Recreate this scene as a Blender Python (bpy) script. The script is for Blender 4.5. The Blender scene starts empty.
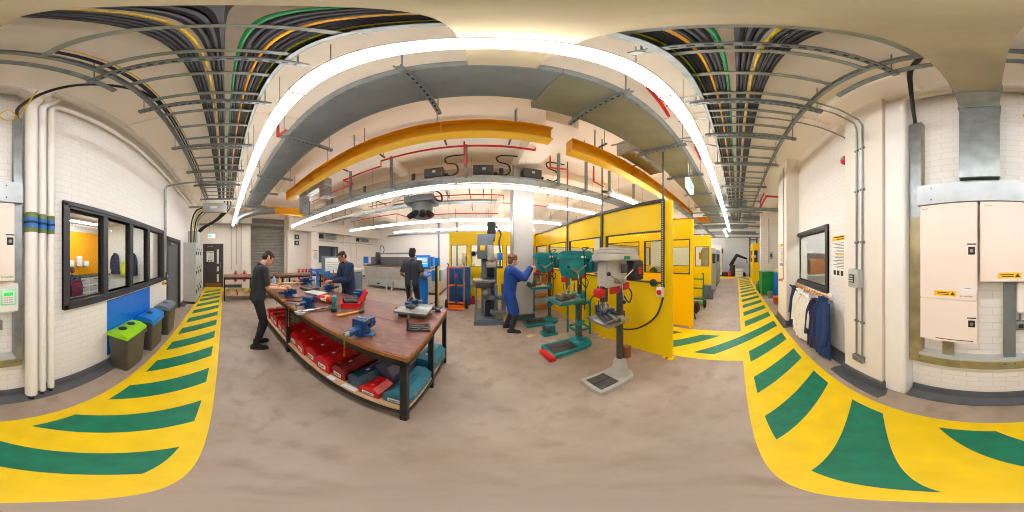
import bpy, bmesh, math, random
from mathutils import Vector, Matrix
random.seed(7)
PI = math.pi
S = bpy.context.scene
COL = S.collection
R = math.radians

# ------------------------------------------------------------------ materials
def lin(h):
    h = h.lstrip('#')
    o = []
    for i in (0, 2, 4):
        v = int(h[i:i+2], 16)/255
        o.append(v/12.92 if v <= .04045 else ((v+.055)/1.055)**2.4)
    return o

MATS = {}
def mat(name, col, rough=.5, metal=0., var=.06, scale=6., bump=0., bscale=40., emit=0., spec=.5, coat=0.):
    if name in MATS: return MATS[name]
    m = bpy.data.materials.new(name); m.use_nodes = True
    nt = m.node_tree; N = nt.nodes; L = nt.links
    p = N['Principled BSDF']
    c = lin(col)
    p.inputs['Roughness'].default_value = rough
    p.inputs['Metallic'].default_value = metal
    p.inputs['Specular IOR Level'].default_value = spec
    p.inputs['Coat Weight'].default_value = coat
    tc = N.new('ShaderNodeTexCoord')
    no = N.new('ShaderNodeTexNoise'); no.inputs['Scale'].default_value = scale; no.inputs['Detail'].default_value = 4
    L.new(tc.outputs['Object'], no.inputs['Vector'])
    rp = N.new('ShaderNodeValToRGB')
    rp.color_ramp.elements[0].position = .3; rp.color_ramp.elements[1].position = .7
    rp.color_ramp.elements[0].color = [max(0, v*(1-var*1.6)) for v in c]+[1]
    rp.color_ramp.elements[1].color = [min(1, v*(1+var)) for v in c]+[1]
    L.new(no.outputs['Fac'], rp.inputs['Fac']); L.new(rp.outputs['Color'], p.inputs['Base Color'])
    if bump > 0:
        n2 = N.new('ShaderNodeTexNoise'); n2.inputs['Scale'].default_value = bscale; n2.inputs['Detail'].default_value = 3
        L.new(tc.outputs['Object'], n2.inputs['Vector'])
        b = N.new('ShaderNodeBump'); b.inputs['Strength'].default_value = bump; b.inputs['Distance'].default_value = .01
        L.new(n2.outputs['Fac'], b.inputs['Height']); L.new(b.outputs['Normal'], p.inputs['Normal'])
    if emit > 0:
        p.inputs['Emission Color'].default_value = c+[1]; p.inputs['Emission Strength'].default_value = emit
    MATS[name] = m
    return m

def two_tone(name, c1, c2, scale, rough=.6, lo=.4, hi=.6, detail=6, bump=.15, c3=None, stretch=(1, 1, 1), metal=0):
    m = bpy.data.materials.new(name); m.use_nodes = True
    nt = m.node_tree; N = nt.nodes; L = nt.links; p = N['Principled BSDF']
    p.inputs['Metallic'].default_value = metal
    tc = N.new('ShaderNodeTexCoord'); mp = N.new('ShaderNodeMapping'); mp.inputs['Scale'].default_value = stretch
    L.new(tc.outputs['Object'], mp.inputs['Vector'])
    no = N.new('ShaderNodeTexNoise'); no.inputs['Scale'].default_value = scale; no.inputs['Detail'].default_value = detail
    no.inputs['Roughness'].default_value = .65
    L.new(mp.outputs['Vector'], no.inputs['Vector'])
    rp = N.new('ShaderNodeValToRGB'); rp.color_ramp.elements[0].position = lo; rp.color_ramp.elements[1].position = hi
    rp.color_ramp.elements[0].color = lin(c1)+[1]; rp.color_ramp.elements[1].color = lin(c2)+[1]
    L.new(no.outputs['Fac'], rp.inputs['Fac'])
    out = rp.outputs['Color']
    if c3:
        n3 = N.new('ShaderNodeTexNoise'); n3.inputs['Scale'].default_value = scale*5.3; n3.inputs['Detail'].default_value = 5
        L.new(mp.outputs['Vector'], n3.inputs['Vector'])
        r3 = N.new('ShaderNodeValToRGB'); r3.color_ramp.elements[0].position = .52; r3.color_ramp.elements[1].position = .75
        L.new(n3.outputs['Fac'], r3.inputs['Fac'])
        mx = N.new('ShaderNodeMix'); mx.data_type = 'RGBA'
        L.new(r3.outputs['Color'], mx.inputs['Factor']); L.new(out, mx.inputs[6]); mx.inputs[7].default_value = lin(c3)+[1]
        out = mx.outputs[2]
    L.new(out, p.inputs['Base Color'])
    p.inputs['Roughness'].default_value = rough
    b = N.new('ShaderNodeBump'); b.inputs['Strength'].default_value = bump; b.inputs['Distance'].default_value = .01
    L.new(no.outputs['Fac'], b.inputs['Height']); L.new(b.outputs['Normal'], p.inputs['Normal'])
    MATS[name] = m
    return m

def brick(name, col, mortar, axis, bw=.45, bh=.225, bump=.25):
    m = bpy.data.materials.new(name); m.use_nodes = True
    nt = m.node_tree; N = nt.nodes; L = nt.links; p = N['Principled BSDF']
    tc = N.new('ShaderNodeTexCoord'); sp = N.new('ShaderNodeSeparateXYZ'); cb = N.new('ShaderNodeCombineXYZ')
    L.new(tc.outputs['Object'], sp.inputs[0])
    L.new(sp.outputs['X' if axis == 'x' else 'Y'], cb.inputs['X']); L.new(sp.outputs['Z'], cb.inputs['Y'])
    br = N.new('ShaderNodeTexBrick'); br.inputs['Scale'].default_value = 1
    br.inputs['Brick Width'].default_value = bw; br.inputs['Row Height'].default_value = bh
    br.inputs['Mortar Size'].default_value = .006; br.inputs['Mortar Smooth'].default_value = .6
    c = lin(col)
    br.inputs['Color1'].default_value = c+[1]; br.inputs['Color2'].default_value = [v*.97 for v in c]+[1]
    br.inputs['Mortar'].default_value = lin(mortar)+[1]
    L.new(cb.outputs[0], br.inputs['Vector']); L.new(br.outputs['Color'], p.inputs['Base Color'])
    no = N.new('ShaderNodeTexNoise'); no.inputs['Scale'].default_value = 12; L.new(tc.outputs['Object'], no.inputs['Vector'])
    ma = N.new('ShaderNodeMath'); ma.operation = 'MULTIPLY_ADD'; ma.inputs[1].default_value = -1.0
    nm = N.new('ShaderNodeMath'); nm.operation = 'MULTIPLY'; nm.inputs[1].default_value = .25; L.new(no.outputs['Fac'], nm.inputs[0])
    L.new(br.outputs['Fac'], ma.inputs[0]); L.new(nm.outputs[0], ma.inputs[2])
    b = N.new('ShaderNodeBump'); b.inputs['Strength'].default_value = bump; b.inputs['Distance'].default_value = .008
    L.new(ma.outputs[0], b.inputs['Height']); L.new(b.outputs['Normal'], p.inputs['Normal'])
    p.inputs['Roughness'].default_value = .45
    MATS[name] = m
    return m

def emission(name, col, st):
    m = bpy.data.materials.new(name); m.use_nodes = True
    nt = m.node_tree; nt.nodes.clear()
    e = nt.nodes.new('ShaderNodeEmission'); o = nt.nodes.new('ShaderNodeOutputMaterial')
    e.inputs[0].default_value = lin(col)+[1]; e.inputs[1].default_value = st
    nt.links.new(e.outputs[0], o.inputs[0])
    MATS[name] = m
    return m

def pane(name, tint='#f4f8f8', refl=.08):
    m = bpy.data.materials.new(name); m.use_nodes = True
    nt = m.node_tree; N = nt.nodes; L = nt.links; N.clear()
    o = N.new('ShaderNodeOutputMaterial'); t = N.new('ShaderNodeBsdfTransparent'); g = N.new('ShaderNodeBsdfGlossy')
    t.inputs[0].default_value = lin(tint)+[1]; g.inputs['Roughness'].default_value = .02
    f = N.new('ShaderNodeLayerWeight'); f.inputs[0].default_value = .5
    pw = N.new('ShaderNodeMath'); pw.operation = 'POWER'; pw.inputs[1].default_value = 5; L.new(f.outputs['Facing'], pw.inputs[0])
    ad = N.new('ShaderNodeMath'); ad.operation = 'MULTIPLY_ADD'; ad.inputs[1].default_value = .5; ad.inputs[2].default_value = .008; L.new(pw.outputs[0], ad.inputs[0])
    mx = N.new('ShaderNodeMixShader')
    L.new(ad.outputs[0], mx.inputs[0]); L.new(t.outputs[0], mx.inputs[1]); L.new(g.outputs[0], mx.inputs[2]); L.new(mx.outputs[0], o.inputs[0])
    MATS[name] = m
    return m

# ------------------------------------------------------------------ mesh builder
class MB:
    def __init__(s): s.bm = bmesh.new()
    def _new(s, n0, M):
        vs = s.bm.verts[:][n0:] if False else None
    def b(s, x0, x1, y0, y1, z0, z1, bev=0, seg=2, M=None):
        r = bmesh.ops.create_cube(s.bm, size=1)
        vs = r['verts']
        T = Matrix.Translation(((x0+x1)/2, (y0+y1)/2, (z0+z1)/2)) @ Matrix.Diagonal((abs(x1-x0), abs(y1-y0), abs(z1-z0), 1))
        if M is not None: T = M @ T
        bmesh.ops.transform(s.bm, matrix=T, verts=vs)
        if bev > 0:
            es = list({e for v in vs for e in v.link_edges})
            bmesh.ops.bevel(s.bm, geom=es, offset=bev, segments=seg, affect='EDGES', profile=.5)
        return s
    def c(s, p0, p1, r0, r1=None, n=16, caps=True):
        if r1 is None: r1 = r0
        p0 = Vector(p0); p1 = Vector(p1); d = p1-p0
        q = d.to_track_quat('Z', 'Y')
        M = Matrix.Translation((p0+p1)/2) @ q.to_matrix().to_4x4()
        bmesh.ops.create_cone(s.bm, cap_ends=caps, segments=n, radius1=max(r0, 1e-4), radius2=max(r1, 1e-4), depth=d.length, matrix=M)
        return s
    def e(s, c, r, rot=None, u=16, v=10):
        M = Matrix.Translation(c)
        if rot is not None: M = M @ rot.to_4x4()
        M = M @ Matrix.Diagonal((r[0], r[1], r[2], 1))
        bmesh.ops.create_uvsphere(s.bm, u_segments=u, v_segments=v, radius=1, matrix=M)
        return s
    def cap(s, p0, p1, r0, r1=None, n=14):
        if r1 is None: r1 = r0
        p0 = Vector(p0); p1 = Vector(p1); d = p1-p0; L = max(d.length, 1e-4)
        q = d.to_track_quat('Z', 'Y'); M = Matrix.Translation(p0) @ q.to_matrix().to_4x4()
        pr = []
        for i in range(5): a = -PI/2+PI/2*i/4; pr.append((r0*math.cos(a), r0*math.sin(a)))
        for i in range(5): a = PI/2*i/4; pr.append((r1*math.cos(a), L+r1*math.sin(a)))
        return s.lathe(pr, M=M, n=n)
    def lathe(s, prof, M=None, n=20, c=(0, 0, 0)):
        if M is None: M = Matrix.Translation(c)
        rings = []
        for r, z in prof:
            if r < 1e-5: rings.append([s.bm.verts.new(M @ Vector((0, 0, z)))])
            else: rings.append([s.bm.verts.new(M @ Vector((r*math.cos(2*PI*k/n), r*math.sin(2*PI*k/n), z))) for k in range(n)])
        for a, b in zip(rings, rings[1:]):
            for k in range(n):
                k2 = (k+1) % n
                f = [a[k % len(a)], a[k2 % len(a)], b[k2 % len(b)], b[k % len(b)]]
                u = []
                for v in f:
                    if v not in u: u.append(v)
                if len(u) > 2: s.bm.faces.new(u)
        if len(rings[0]) > 1: s.bm.faces.new(rings[0][::-1])
        if len(rings[-1]) > 1: s.bm.faces.new(rings[-1])
        return s
    def tube(s, pts, r, n=8, closed=False):
        P = [Vector(p) for p in pts]
        # round the path by inserting nothing; parallel transport frames
        ts = []
        for i in range(len(P)):
            a = P[max(i-1, 0)]; b = P[min(i+1, len(P)-1)]
            ts.append((b-a).normalized())
        up = Vector((0, 0, 1)) if abs(ts[0].z) < .9 else Vector((1, 0, 0))
        nrm = (up - ts[0]*up.dot(ts[0])).normalized()
        rings = []
        for i, p in enumerate(P):
            nrm = (nrm - ts[i]*nrm.dot(ts[i])).normalized()
            bi = ts[i].cross(nrm)
            rr = r
            if 0 < i < len(P)-1:
                ca = (P[i]-P[i-1]).normalized().dot((P[i+1]-P[i]).normalized())
                rr = r/max(.5, math.sqrt((1+ca)/2)) if ca < .99 else r
            rings.append([s.bm.verts.new(p + nrm*rr*math.cos(2*PI*k/n)+bi*rr*math.sin(2*PI*k/n)) for k in range(n)])
        for a, b in zip(rings, rings[1:]):
            for k in range(n): s.bm.faces.new((a[k], a[(k+1) % n], b[(k+1) % n], b[k]))
        s.bm.faces.new(rings[0][::-1]); s.bm.faces.new(rings[-1])
        return s
    def prism(s, poly, h0, h1, ax='z', M=None):
        def mp(a, b, h):
            v = Vector((a, b, h)) if ax == 'z' else (Vector((h, a, b)) if ax == 'x' else Vector((a, h, b)))
            return M @ v if M is not None else v
        A = [s.bm.verts.new(mp(a, b, h0)) for a, b in poly]; B = [s.bm.verts.new(mp(a, b, h1)) for a, b in poly]
        n = len(poly)
        s.bm.faces.new(A[::-1]); s.bm.faces.new(B)
        for i in range(n): s.bm.faces.new((A[i], A[(i+1) % n], B[(i+1) % n], B[i]))
        return s
    def sheet(s, grid, th=.008):
        """solid curved sheet from a grid of points"""
        h, w = len(grid), len(grid[0])
        V = [[s.bm.verts.new(p) for p in row] for row in grid]
        fs = [s.bm.faces.new((V[i][j], V[i][j+1], V[i+1][j+1], V[i+1][j])) for i in range(h-1) for j in range(w-1)]
        bmesh.ops.recalc_face_normals(s.bm, faces=fs)
        bmesh.ops.solidify(s.bm, geom=fs, thickness=th)
        return s
    def mesh(s, name, m, smooth):
        bmesh.ops.recalc_face_normals(s.bm, faces=s.bm.faces[:])
        me = bpy.data.meshes.new(name); s.bm.to_mesh(me); s.bm.free()
        if m: me.materials.append(m)
        if smooth:
            for p in me.polygons: p.use_smooth = True
            try: me.set_sharp_from_angle(angle=R(35))
            except Exception: pass
        return me
    def o(s, name, m, parent=None, smooth=True, kind=None):
        ob = bpy.data.objects.new(name, s.mesh(name, m, smooth)); COL.objects.link(ob)
        if parent is not None: ob.parent = parent
        if kind: ob['kind'] = kind
        return ob

def thing(name, label, cat, loc=(0, 0, 0), rz=0, group=None):
    o = bpy.data.objects.new(name, None); COL.objects.link(o)
    o.empty_display_size = .1
    o.location = loc; o.rotation_euler = (0, 0, rz); o['label'] = label; o['category'] = cat
    if group: o['group'] = group
    return o
def tag(o, label, cat, group=None, loc=None, rz=None):
    o['label'] = label; o['category'] = cat
    if group: o['group'] = group
    if loc is not None: o.location = loc
    if rz is not None: o.rotation_euler = (0, 0, rz)
    return o
def struct(name, mb, m, smooth=False, parent=None):
    o = mb.o(name, m, parent, smooth); o['kind'] = 'structure'; return o
def dup(root, loc, rz=None, label=None, group=None, kids=True):
    r = root.copy(); COL.objects.link(r); r.location = loc
    if rz is not None: r.rotation_euler = (0, 0, rz)
    if label: r['label'] = label
    if group: r['group'] = group
    if kids:
        for ch in list(root.children):
            c = ch.copy(); COL.objects.link(c); c.parent = r
            for g in ch.children:
                d = g.copy(); COL.objects.link(d); d.parent = c
    return r
def text(name, body, size, loc, rot, m, parent=None, ext=.001, align='LEFT'):
    cu = bpy.data.curves.new(name, 'FONT'); cu.body = body; cu.size = size; cu.extrude = ext; cu.align_x = align
    cu.materials.append(m)
    o = bpy.data.objects.new(name, cu); COL.objects.link(o); o.location = loc; o.rotation_euler = rot
    me = bpy.data.meshes.new_from_object(o); mo = bpy.data.objects.new(name, me)
    mo.location = loc; mo.rotation_euler = rot
    bpy.data.objects.remove(o, do_unlink=True); COL.objects.link(mo)
    if parent is not None: mo.parent = parent
    return mo
def arc(p, q, bend, n=10):
    """points from p to q bowing by vector bend"""
    p = Vector(p); q = Vector(q); bend = Vector(bend)
    return [p.lerp(q, t/n)+bend*math.sin(PI*t/n) for t in range(n+1)]
def smooth_path(pts, n=6):
    P = [Vector(p) for p in pts]; out = []
    for i in range(len(P)-1):
        p0 = P[max(i-1, 0)]; p1 = P[i]; p2 = P[i+1]; p3 = P[min(i+2, len(P)-1)]
        for k in range(n):
            t = k/n
            out.append(.5*((2*p1)+(p2-p0)*t+(2*p0-5*p1+4*p2-p3)*t*t+(3*p1-p0-3*p2+p3)*t**3))
    out.append(P[-1]); return out
def clip(poly, a, b, c):
    """keep a*x+b*y<=c"""
    out = []
    for i in range(len(poly)):
        p, q = poly[i], poly[(i+1) % len(poly)]
        fp = a*p[0]+b*p[1]-c; fq = a*q[0]+b*q[1]-c
        if fp <= 0: out.append(p)
        if (fp < 0 < fq) or (fq < 0 < fp):
            t = fp/(fp-fq); out.append((p[0]+(q[0]-p[0])*t, p[1]+(q[1]-p[1])*t))
    return out

# palette
M_wallx = brick('painted blockwork along x', '#ebe7e2', '#dfdad3', 'x', .225, .075, .3)
M_wally = brick('painted blockwork along y', '#ede4d9', '#e1d8cc', 'y', .225, .075, .2)
M_plaster = mat('cream plaster', '#eae2d6', .6, var=.02, scale=2)
M_white = mat('white gloss paint', '#eeebe6', .35, var=.02, scale=3)
M_ceil = mat('cream ceiling paint', '#fbf1e4', .7, var=.02, scale=1.2)
M_skirt = mat('grey skirting paint', '#55585c', .4, var=.1, scale=8, bump=.1)
M_floor = two_tone('worn concrete screed', '#9c8979', '#b5a394', .9, .42, .36, .64, 10, .08, '#948170')
M_yelf = mat('yellow floor paint', '#f7cf08', .4, var=.05, scale=5, bump=.08, bscale=60)
M_grnf = mat('green floor paint', '#127a5c', .42, var=.12, scale=9, bump=.1, bscale=60)
M_yel = mat('yellow screen paint', '#ffd000', .42, var=.02, scale=2, spec=.3)
M_yelb_lit = mat('crane paint with lit underside', '#ffc916', .35, var=.03)  # lit look of the flange underside is painted into this colour
M_yelb = mat('ochre crane paint', '#f3ab0c', .4, var=.06, scale=3)
M_galv = mat('galvanised steel', '#9aa1a3', .38, .75, var=.12, scale=9)
M_galvd = mat('dull galvanised steel', '#878e90', .5, .55, var=.14, scale=14)
M_trunk = mat('grey trunking', '#7f8687', .45, .45, var=.08, scale=5)
M_brass = mat('passivated trunking', '#aba282', .4, .6, var=.2, scale=5)
M_dark = mat('dark grey frame', '#3c3c3f', .45, var=.08)
M_black = mat('black plastic', '#18181a', .5, var=.1)
M_blackm = mat('black steel', '#232426', .4, .3, var=.15)
M_rubber = mat('black rubber', '#141414', .7)
M_steel = mat('machined steel', '#9c9c98', .3, .85, var=.15, scale=20)
M_chrome = mat('bright chrome', '#d5d7d8', .15, 1)
M_cast = mat('raw cast iron', '#5d5a57', .45, .6, var=.2, scale=12)
M_blue = mat('vice blue enamel', '#154273', .35, var=.2, scale=15)
M_bright = mat('bright blue paint', '#1273c8', .35, var=.05)
M_red = mat('toolbox red paint', '#d8161b', .32, var=.12, scale=8)
M_dred = mat('faded red paint', '#93211f', .45, var=.2, scale=8)
M_redp = mat('red pipe paint', '#c41e1c', .4, var=.08)
M_teal = mat('drill teal enamel', '#0b8588', .3, var=.1, scale=5, coat=.2)
M_tealb = mat('teal toolbox paint', '#2f7f98', .4, var=.15, scale=7)
M_beige = mat('beige enamel enclosure', '#f2e2d6', .35, var=.015, scale=2)
M_cream = mat('cream machine enamel', '#b9b4aa', .38, var=.08, scale=7)
M_grey = mat('grey machine enamel', '#66717b', .4, var=.12, scale=8)
M_lgrey = mat('light grey enamel', '#b9bbb7', .4, var=.05)
M_orange = mat('orange tube paint', '#e8731b', .35, var=.06)
M_wood = two_tone('worn red brown worktop', '#64382a', '#8c5846', 2.2, .36, .35, .7, 7, .1, '#936553', stretch=(1, 2.5, 1))
M_ply = two_tone('pale plywood', '#c99f72', '#e0bd94', 2.5, .6, .35, .7, 6, .08, stretch=(.6, 4, 1))
M_plyedge = mat('plywood edge', '#a5672c', .5, var=.2, scale=30)
M_hwood = mat('light wood handle', '#d9a13a', .45, var=.15, scale=20)
M_brassy = mat('brass rod', '#b08a3c', .3, .9, var=.1)
M_glass = pane('clear window glass')
M_perspex = pane('clear plastic panel', '#f6f4e8')
M_paper = mat('printed paper', '#ecebe6', .6, var=.02)
M_sticker = mat('yellow warning sticker', '#f5c415', .5, var=.03)
M_ink = mat('dark print ink', '#2d2f33', .6)
M_green = mat('green logo ink', '#3d9a4a', .5)
M_gbin = mat('dark grey bin plastic', '#55544f', .45, var=.08)
M_lime = mat('lime green plastic', '#95d50c', .4, var=.04)
M_bluel = mat('blue lid plastic', '#1a86d8', .4, var=.05)
M_greyl = mat('slate lid plastic', '#74838c', .45, var=.05)
M_wgreen = mat('wheelie green plastic', '#0f8a3a', .4, var=.06)
M_tube = emission('lit diffuser', '#ffffff', 20.0)
M_uplight = emission('added ceiling uplight', '#fff6ea', 9.0)  # glow added on top of the battens to brighten the ceiling
M_tubeo = emission('lit office diffuser', '#ffffff', 34.0)
M_screen = emission('lit blue screen', '#4aa7dc', .9)
M_exit = emission('lit green exit legend', '#22c083', 1.2)
M_exitw = emission('lit white exit panel', '#eafff4', 1.3)
M_lcd = emission('lit green display', '#3fdd5a', .8)
M_cable = mat('black cable sheath', '#26252e', .45, var=.1)
M_cyel = mat('yellow earth cable', '#d9b51c', .45, var=.15, scale=30)
M_cgrn = mat('green cable sheath', '#138a4e', .45)
M_cor = mat('orange cable sheath', '#e8a417', .45)
M_flour = M_exit
# ================================================================== SETTING
YW = -1.38           # wall behind the walkway
XL, XR, YB, ZC = -8.5, 14.5, 11.1, 4.1
struct('floor', MB().b(XL-.3, XR+.3, -7, YB+.3, -.1, 0), M_floor)

def wall_x(name, x0, x1, y0, y1, z1, holes, m):
    mb = MB(); xs = x0
    for (a, b, c, d) in sorted(holes):
        if a > xs: mb.b(xs, a, y0, y1, 0, z1)
        if c > 0: mb.b(a, b, y0, y1, 0, c)
        if d < z1: mb.b(a, b, y0, y1, d, z1)
        xs = b
    if x1 > xs: mb.b(xs, x1, y0, y1, 0, z1)
    return struct(name, mb, m)
wall_x('wall_rear', XL-.3, 4.14, YW-.22, YW, 4.7, [(-3.42, -.9, 1.1, 2.22), (-4.93, -3.71, 0, 2.14), (2.17, 3.53, 1.06, 2.15)], M_wallx)
def wall_y(name, y0, y1, x0, x1, z1, holes, m):
    mb = MB(); ys = y0
    for (a, b, c, d) in sorted(holes):
        if a > ys: mb.b(x0, x1, ys, a, 0, z1)
        if c > 0: mb.b(x0, x1, a, b, 0, c)
        if d < z1: mb.b(x0, x1, a, b, d, z1)
        ys = b
    if y1 > ys: mb.b(x0, x1, ys, y1, 0, z1)
    return struct(name, mb, m)
wall_y('wall_left', YW, YB+.3, XL-.3, XL, 4.7, [(-1.12, -.06, 0, 2.29), (1.33, 3.33, 0, 3.72), (5.5, 7.1, 1.24, 2.28)], M_wally)
struct('wall_front', MB().b(XL, XR+.3, YB, YB+.3, 0, 4.7), M_wallx)
struct('wall_right', MB().b(XR, XR+.3, -2.8, YB, 0, 4.7), mat('pale blue white wall', '#edf3f9', .6, var=.02))
struct('wall_recess', MB().b(4.14, XR, -2.8, -2.6, 0, 4.7).b(4.14, 4.3, -2.6, YW-.2, 0, 4.7), M_wallx)
struct('wall_pier', MB().b(8.0, 8.35, -2.6, -1.2, 0, 4.7), M_wally)
# ceiling: lower slab over the walkway, higher over the workshop
struct('ceiling', MB().b(XL-.3, XR+.3, -2.8, 1.5, 4.12, 4.9).b(XL-.3, XR+.3, 1.5, 1.98, 4.3, 4.9).b(XL-.3, XR+.3, 1.98, YB+.3, 4.55, 4.9), M_ceil)
beams = MB()
for x in (-5.6, 1.1, 7.7): beams.b(x-.26, x+.26, 1.98, YB, 4.02, 4.56)
for x in (-2.25, 4.4): beams.b(x-.12, x+.12, 1.98, YB, 4.3, 4.56)
for y in (4.6, 7.7): beams.b(XL, XR, y-.14, y+.14, 4.3, 4.56)
struct('ceiling_beam', beams, M_ceil)
ribs = MB()
for x in range(-8, 15, 2): ribs.b(x-.02, x+.02, -1.3, 1.5, 4.09, 4.13)
struct('trim_1', ribs, M_ceil)
# bulkhead over shutter wall
struct('trim_2', MB().b(-7.4, XL, 1.1, 1.35, 3.72, 4.1).b(-8.1, -7.9, 3.3, YB, 3.05, 3.75).b(-8.1, XL, 3.3, YB, 3.7, 3.8).b(-8.1, -7.9, -.2, 1.33, 3.25, 3.7), M_plaster)
# skirtings: coved upstand with dark painted edge
def skirt(name, pts_x, y, m=M_skirt):
    mb = MB()
    for x0, x1 in pts_x:
        mb.prism([(y, 0), (y, .13), (y+.025, .13), (y+.035, .05), (y+.13, .012), (y+.13, 0)], x0, x1, 'x')
    return struct(name, mb, m)
skirt('baseboard_rear', [(-3.66, .72), (1.56, 3.42), (-8.5, -4.98)], YW)
struct('baseboard_pier', MB().prism([(.96, -1.21), (1.57, -1.21), (1.59, -1.38), (1.6, -1.38), (1.68, -1.16), (1.66, -1.08), (.9, -1.06), (.88, -1.15), (.96, -1.3)], 0, .012).b(.95, 1.58, -1.38, -1.19, 0, .13, .01), M_skirt)
struct('baseboard_left', MB().b(XL, XL+.03, -.0, 1.3, 0, .15).b(XL, XL+.03, 3.35, YB, 0, .15).b(XL, XR, YB-.03, YB, 0, .15), M_skirt)
# piers and columns
struct('wall_pier', MB().b(.98, 1.55, -1.39, -1.22, 0, 4.2), M_plaster)
struct('trim_3', MB().b(.735, .972, -1.42, -1.235, 0, 3.72, .03, 3), M_white)
struct('wall_pier', MB().b(3.44, 4.14, -1.6, -1.08, 0, 4.2, .02), M_plaster)
struct('baseboard_pier', MB().b(3.40, 4.18, -1.38, -1.05, 0, .14, .01).b(3.34, 4.2, -1.38, -.99, 0, .012), M_skirt)
struct('trim_4', MB().b(.6, 1.75, -1.39, -.95, 3.92, 4.13), M_ceil)
col = struct('column', MB().b(.80, 1.30, 3.85, 4.35, 0, 4.1, .015), mat('column paint', '#c3c0bb', .55, var=.02))
struct('trim_5', MB().b(.77, 1.33, 3.82, 4.38, 0, .16, .01), M_skirt)
struct('trim_6', MB().b(.77, .80, 3.84, 3.90, 0, 4.1), M_galv)
struct('wall_pier', MB().b(XL, -8.05, 4.75, 5.25, 0, 4.1), M_plaster)
struct('wall_pier', MB().b(XL, -8.2, 3.35, 3.75, 0, 4.1), M_plaster)
struct('wall_pier', MB().b(XL, -8.25, .9, 1.3, 0, 4.1), M_plaster)

# ---- painted walkway on the floor
SY0, SY1 = -1.0, -.09
yl = MB()
def flat(mb, poly, z): 
    if len(poly) > 2: mb.prism(poly, .0, z, 'z')
flat(yl, [(XL+.02, SY0), (13.6, SY0), (13.6, SY1), (XL+.02, SY1)], .003)
flat(yl, [(2.2, SY1), (3.3, SY1), (3.3, 5.9), (2.2, 5.9)], .003)
flat(yl, [(-8.2, SY1), (-7.3, SY1), (-7.3, 3.2), (-8.2, 3.2)], .003)
flat(yl, [(11.9, SY1), (13.0, SY1), (13.0, 6), (11.9, 6)], .003)
struct('floor_marking', yl, M_yelf)
gr = MB()
starts = []
x = -.67
while x > XL: starts.append(x); x -= .667
x = .06
while x < 13: starts.append(x); x += .7
for s in starts:
    w = .325
    p = [(s, -.19), (s+w, -.19), (s+w+.65, -.89), (s+.65, -.89)]
    p = clip(clip(p, -1, 0, 8.3), 1, 0, 13.2)
    if 2.6 < s < 2.95:   # runs on into the branch between the yellow screens
        p = [(s+.65, -.89), (s+w+.65, -.89), (2.37, .65), (2.37, .33)]
    flat(gr, p, .005)
for c in (3.36, 4.06, 4.76, 5.46, 6.16):
    p = [(c-3.4, 3.4/.93), (c-.0, 0), (c+.33, 0), (c+.33-3.4, 3.4/.93)]
    p = [(c-.93*-.1, -.1), (c+.33, -.1+.1), (c+.33-.93*6, 6), (c-.93*6, 6)]
    for (a, b, cc) in ((-1, 0, -2.37), (1, 0, 3.08), (0, -1, -.3), (0, 1, 5.8)): p = clip(p, a, b, cc)
    flat(gr, p, .005)
for y in (.2, .8, 1.4, 2.0, 2.6): flat(gr, [(-8.1, y), (-7.4, y-.3), (-7.4, y), (-8.1, y+.3)], .005)
struct('floor_marking', gr, M_grnf)

# ---- windows
def window_x(name, x0, x1, z0, z1, mull, y=YW, f=.07, dep=.08):
    mb = MB()
    for k, (t, pr) in enumerate(((f, .03), (f*.6, .045))):
        mb.b(x0-.01, x1+.01, y-dep, y+pr, z1-t, z1+.01 if k == 0 else z1-f*.2)
        mb.b(x0-.01, x1+.01, y-dep, y+pr, z0-.01, z0+t)
        mb.b(x0-.01, x0+t, y-dep, y+pr, z0, z1); mb.b(x1-t, x1+.01, y-dep, y+pr, z0, z1)
    for m in mull: mb.b(m-.045, m+.045, y-dep, y+.02, z0, z1, .006)
    fr = struct(name, mb, M_dark)
    xs = [x0+f]+[v for m in mull for v in (m-.045, m+.045)]+[x1-f]
    for a, b in zip(xs[::2], xs[1::2]):
        struct('window_pane', MB().b(a, b, y-.04, y-.034, z0+f, z1-f), M_glass, parent=fr)
        g = MB()
        for (p, q, r, s) in ((a, a+.02, z0+f, z1-f), (b-.02, b, z0+f, z1-f), (a, b, z0+f, z0+f+.02), (a, b, z1-f-.02, z1-f)): g.b(p, q, y-.055, y-.02, r, s)
        struct('window_bead', g, M_black, parent=fr)
    return fr
window_x('window_1', -3.42, -.90, 1.1, 2.22, [-1.53, -2.135, -2.73])
window_x('window_2', 2.17, 3.53, 1.06, 2.15, [])
struct('wall_office', MB().b(-10.4, -10.3, 4.0, 9.5, 0, 3.2).b(-10.4, XL-.3, 4, 4.1, 0, 3.2).b(-10.4, XL-.3, 9.4, 9.5, 0, 3.2).b(-10.4, XL-.3, 4, 9.5, 3.1, 3.2), mat('darkened room paint', '#7d8586', .6))  # room box added behind the window; its dimness is put into the wall colour
w3 = struct('window_3', MB().b(XL-.06, XL+.03, 5.5, 7.1, 2.2, 2.28).b(XL-.06, XL+.03, 5.5, 7.1, 1.24, 1.31).b(XL-.06, XL+.03, 5.5, 5.58, 1.24, 2.28).b(XL-.06, XL+.03, 7.02, 7.1, 1.24, 2.28).b(XL-.06, XL+.03, 6.55, 6.62, 1.24, 2.28), M_dark)
struct('window_pane', MB().b(XL-.04, XL-.035, 5.55, 7.05, 1.3, 2.22), M_glass, parent=w3)
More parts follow.
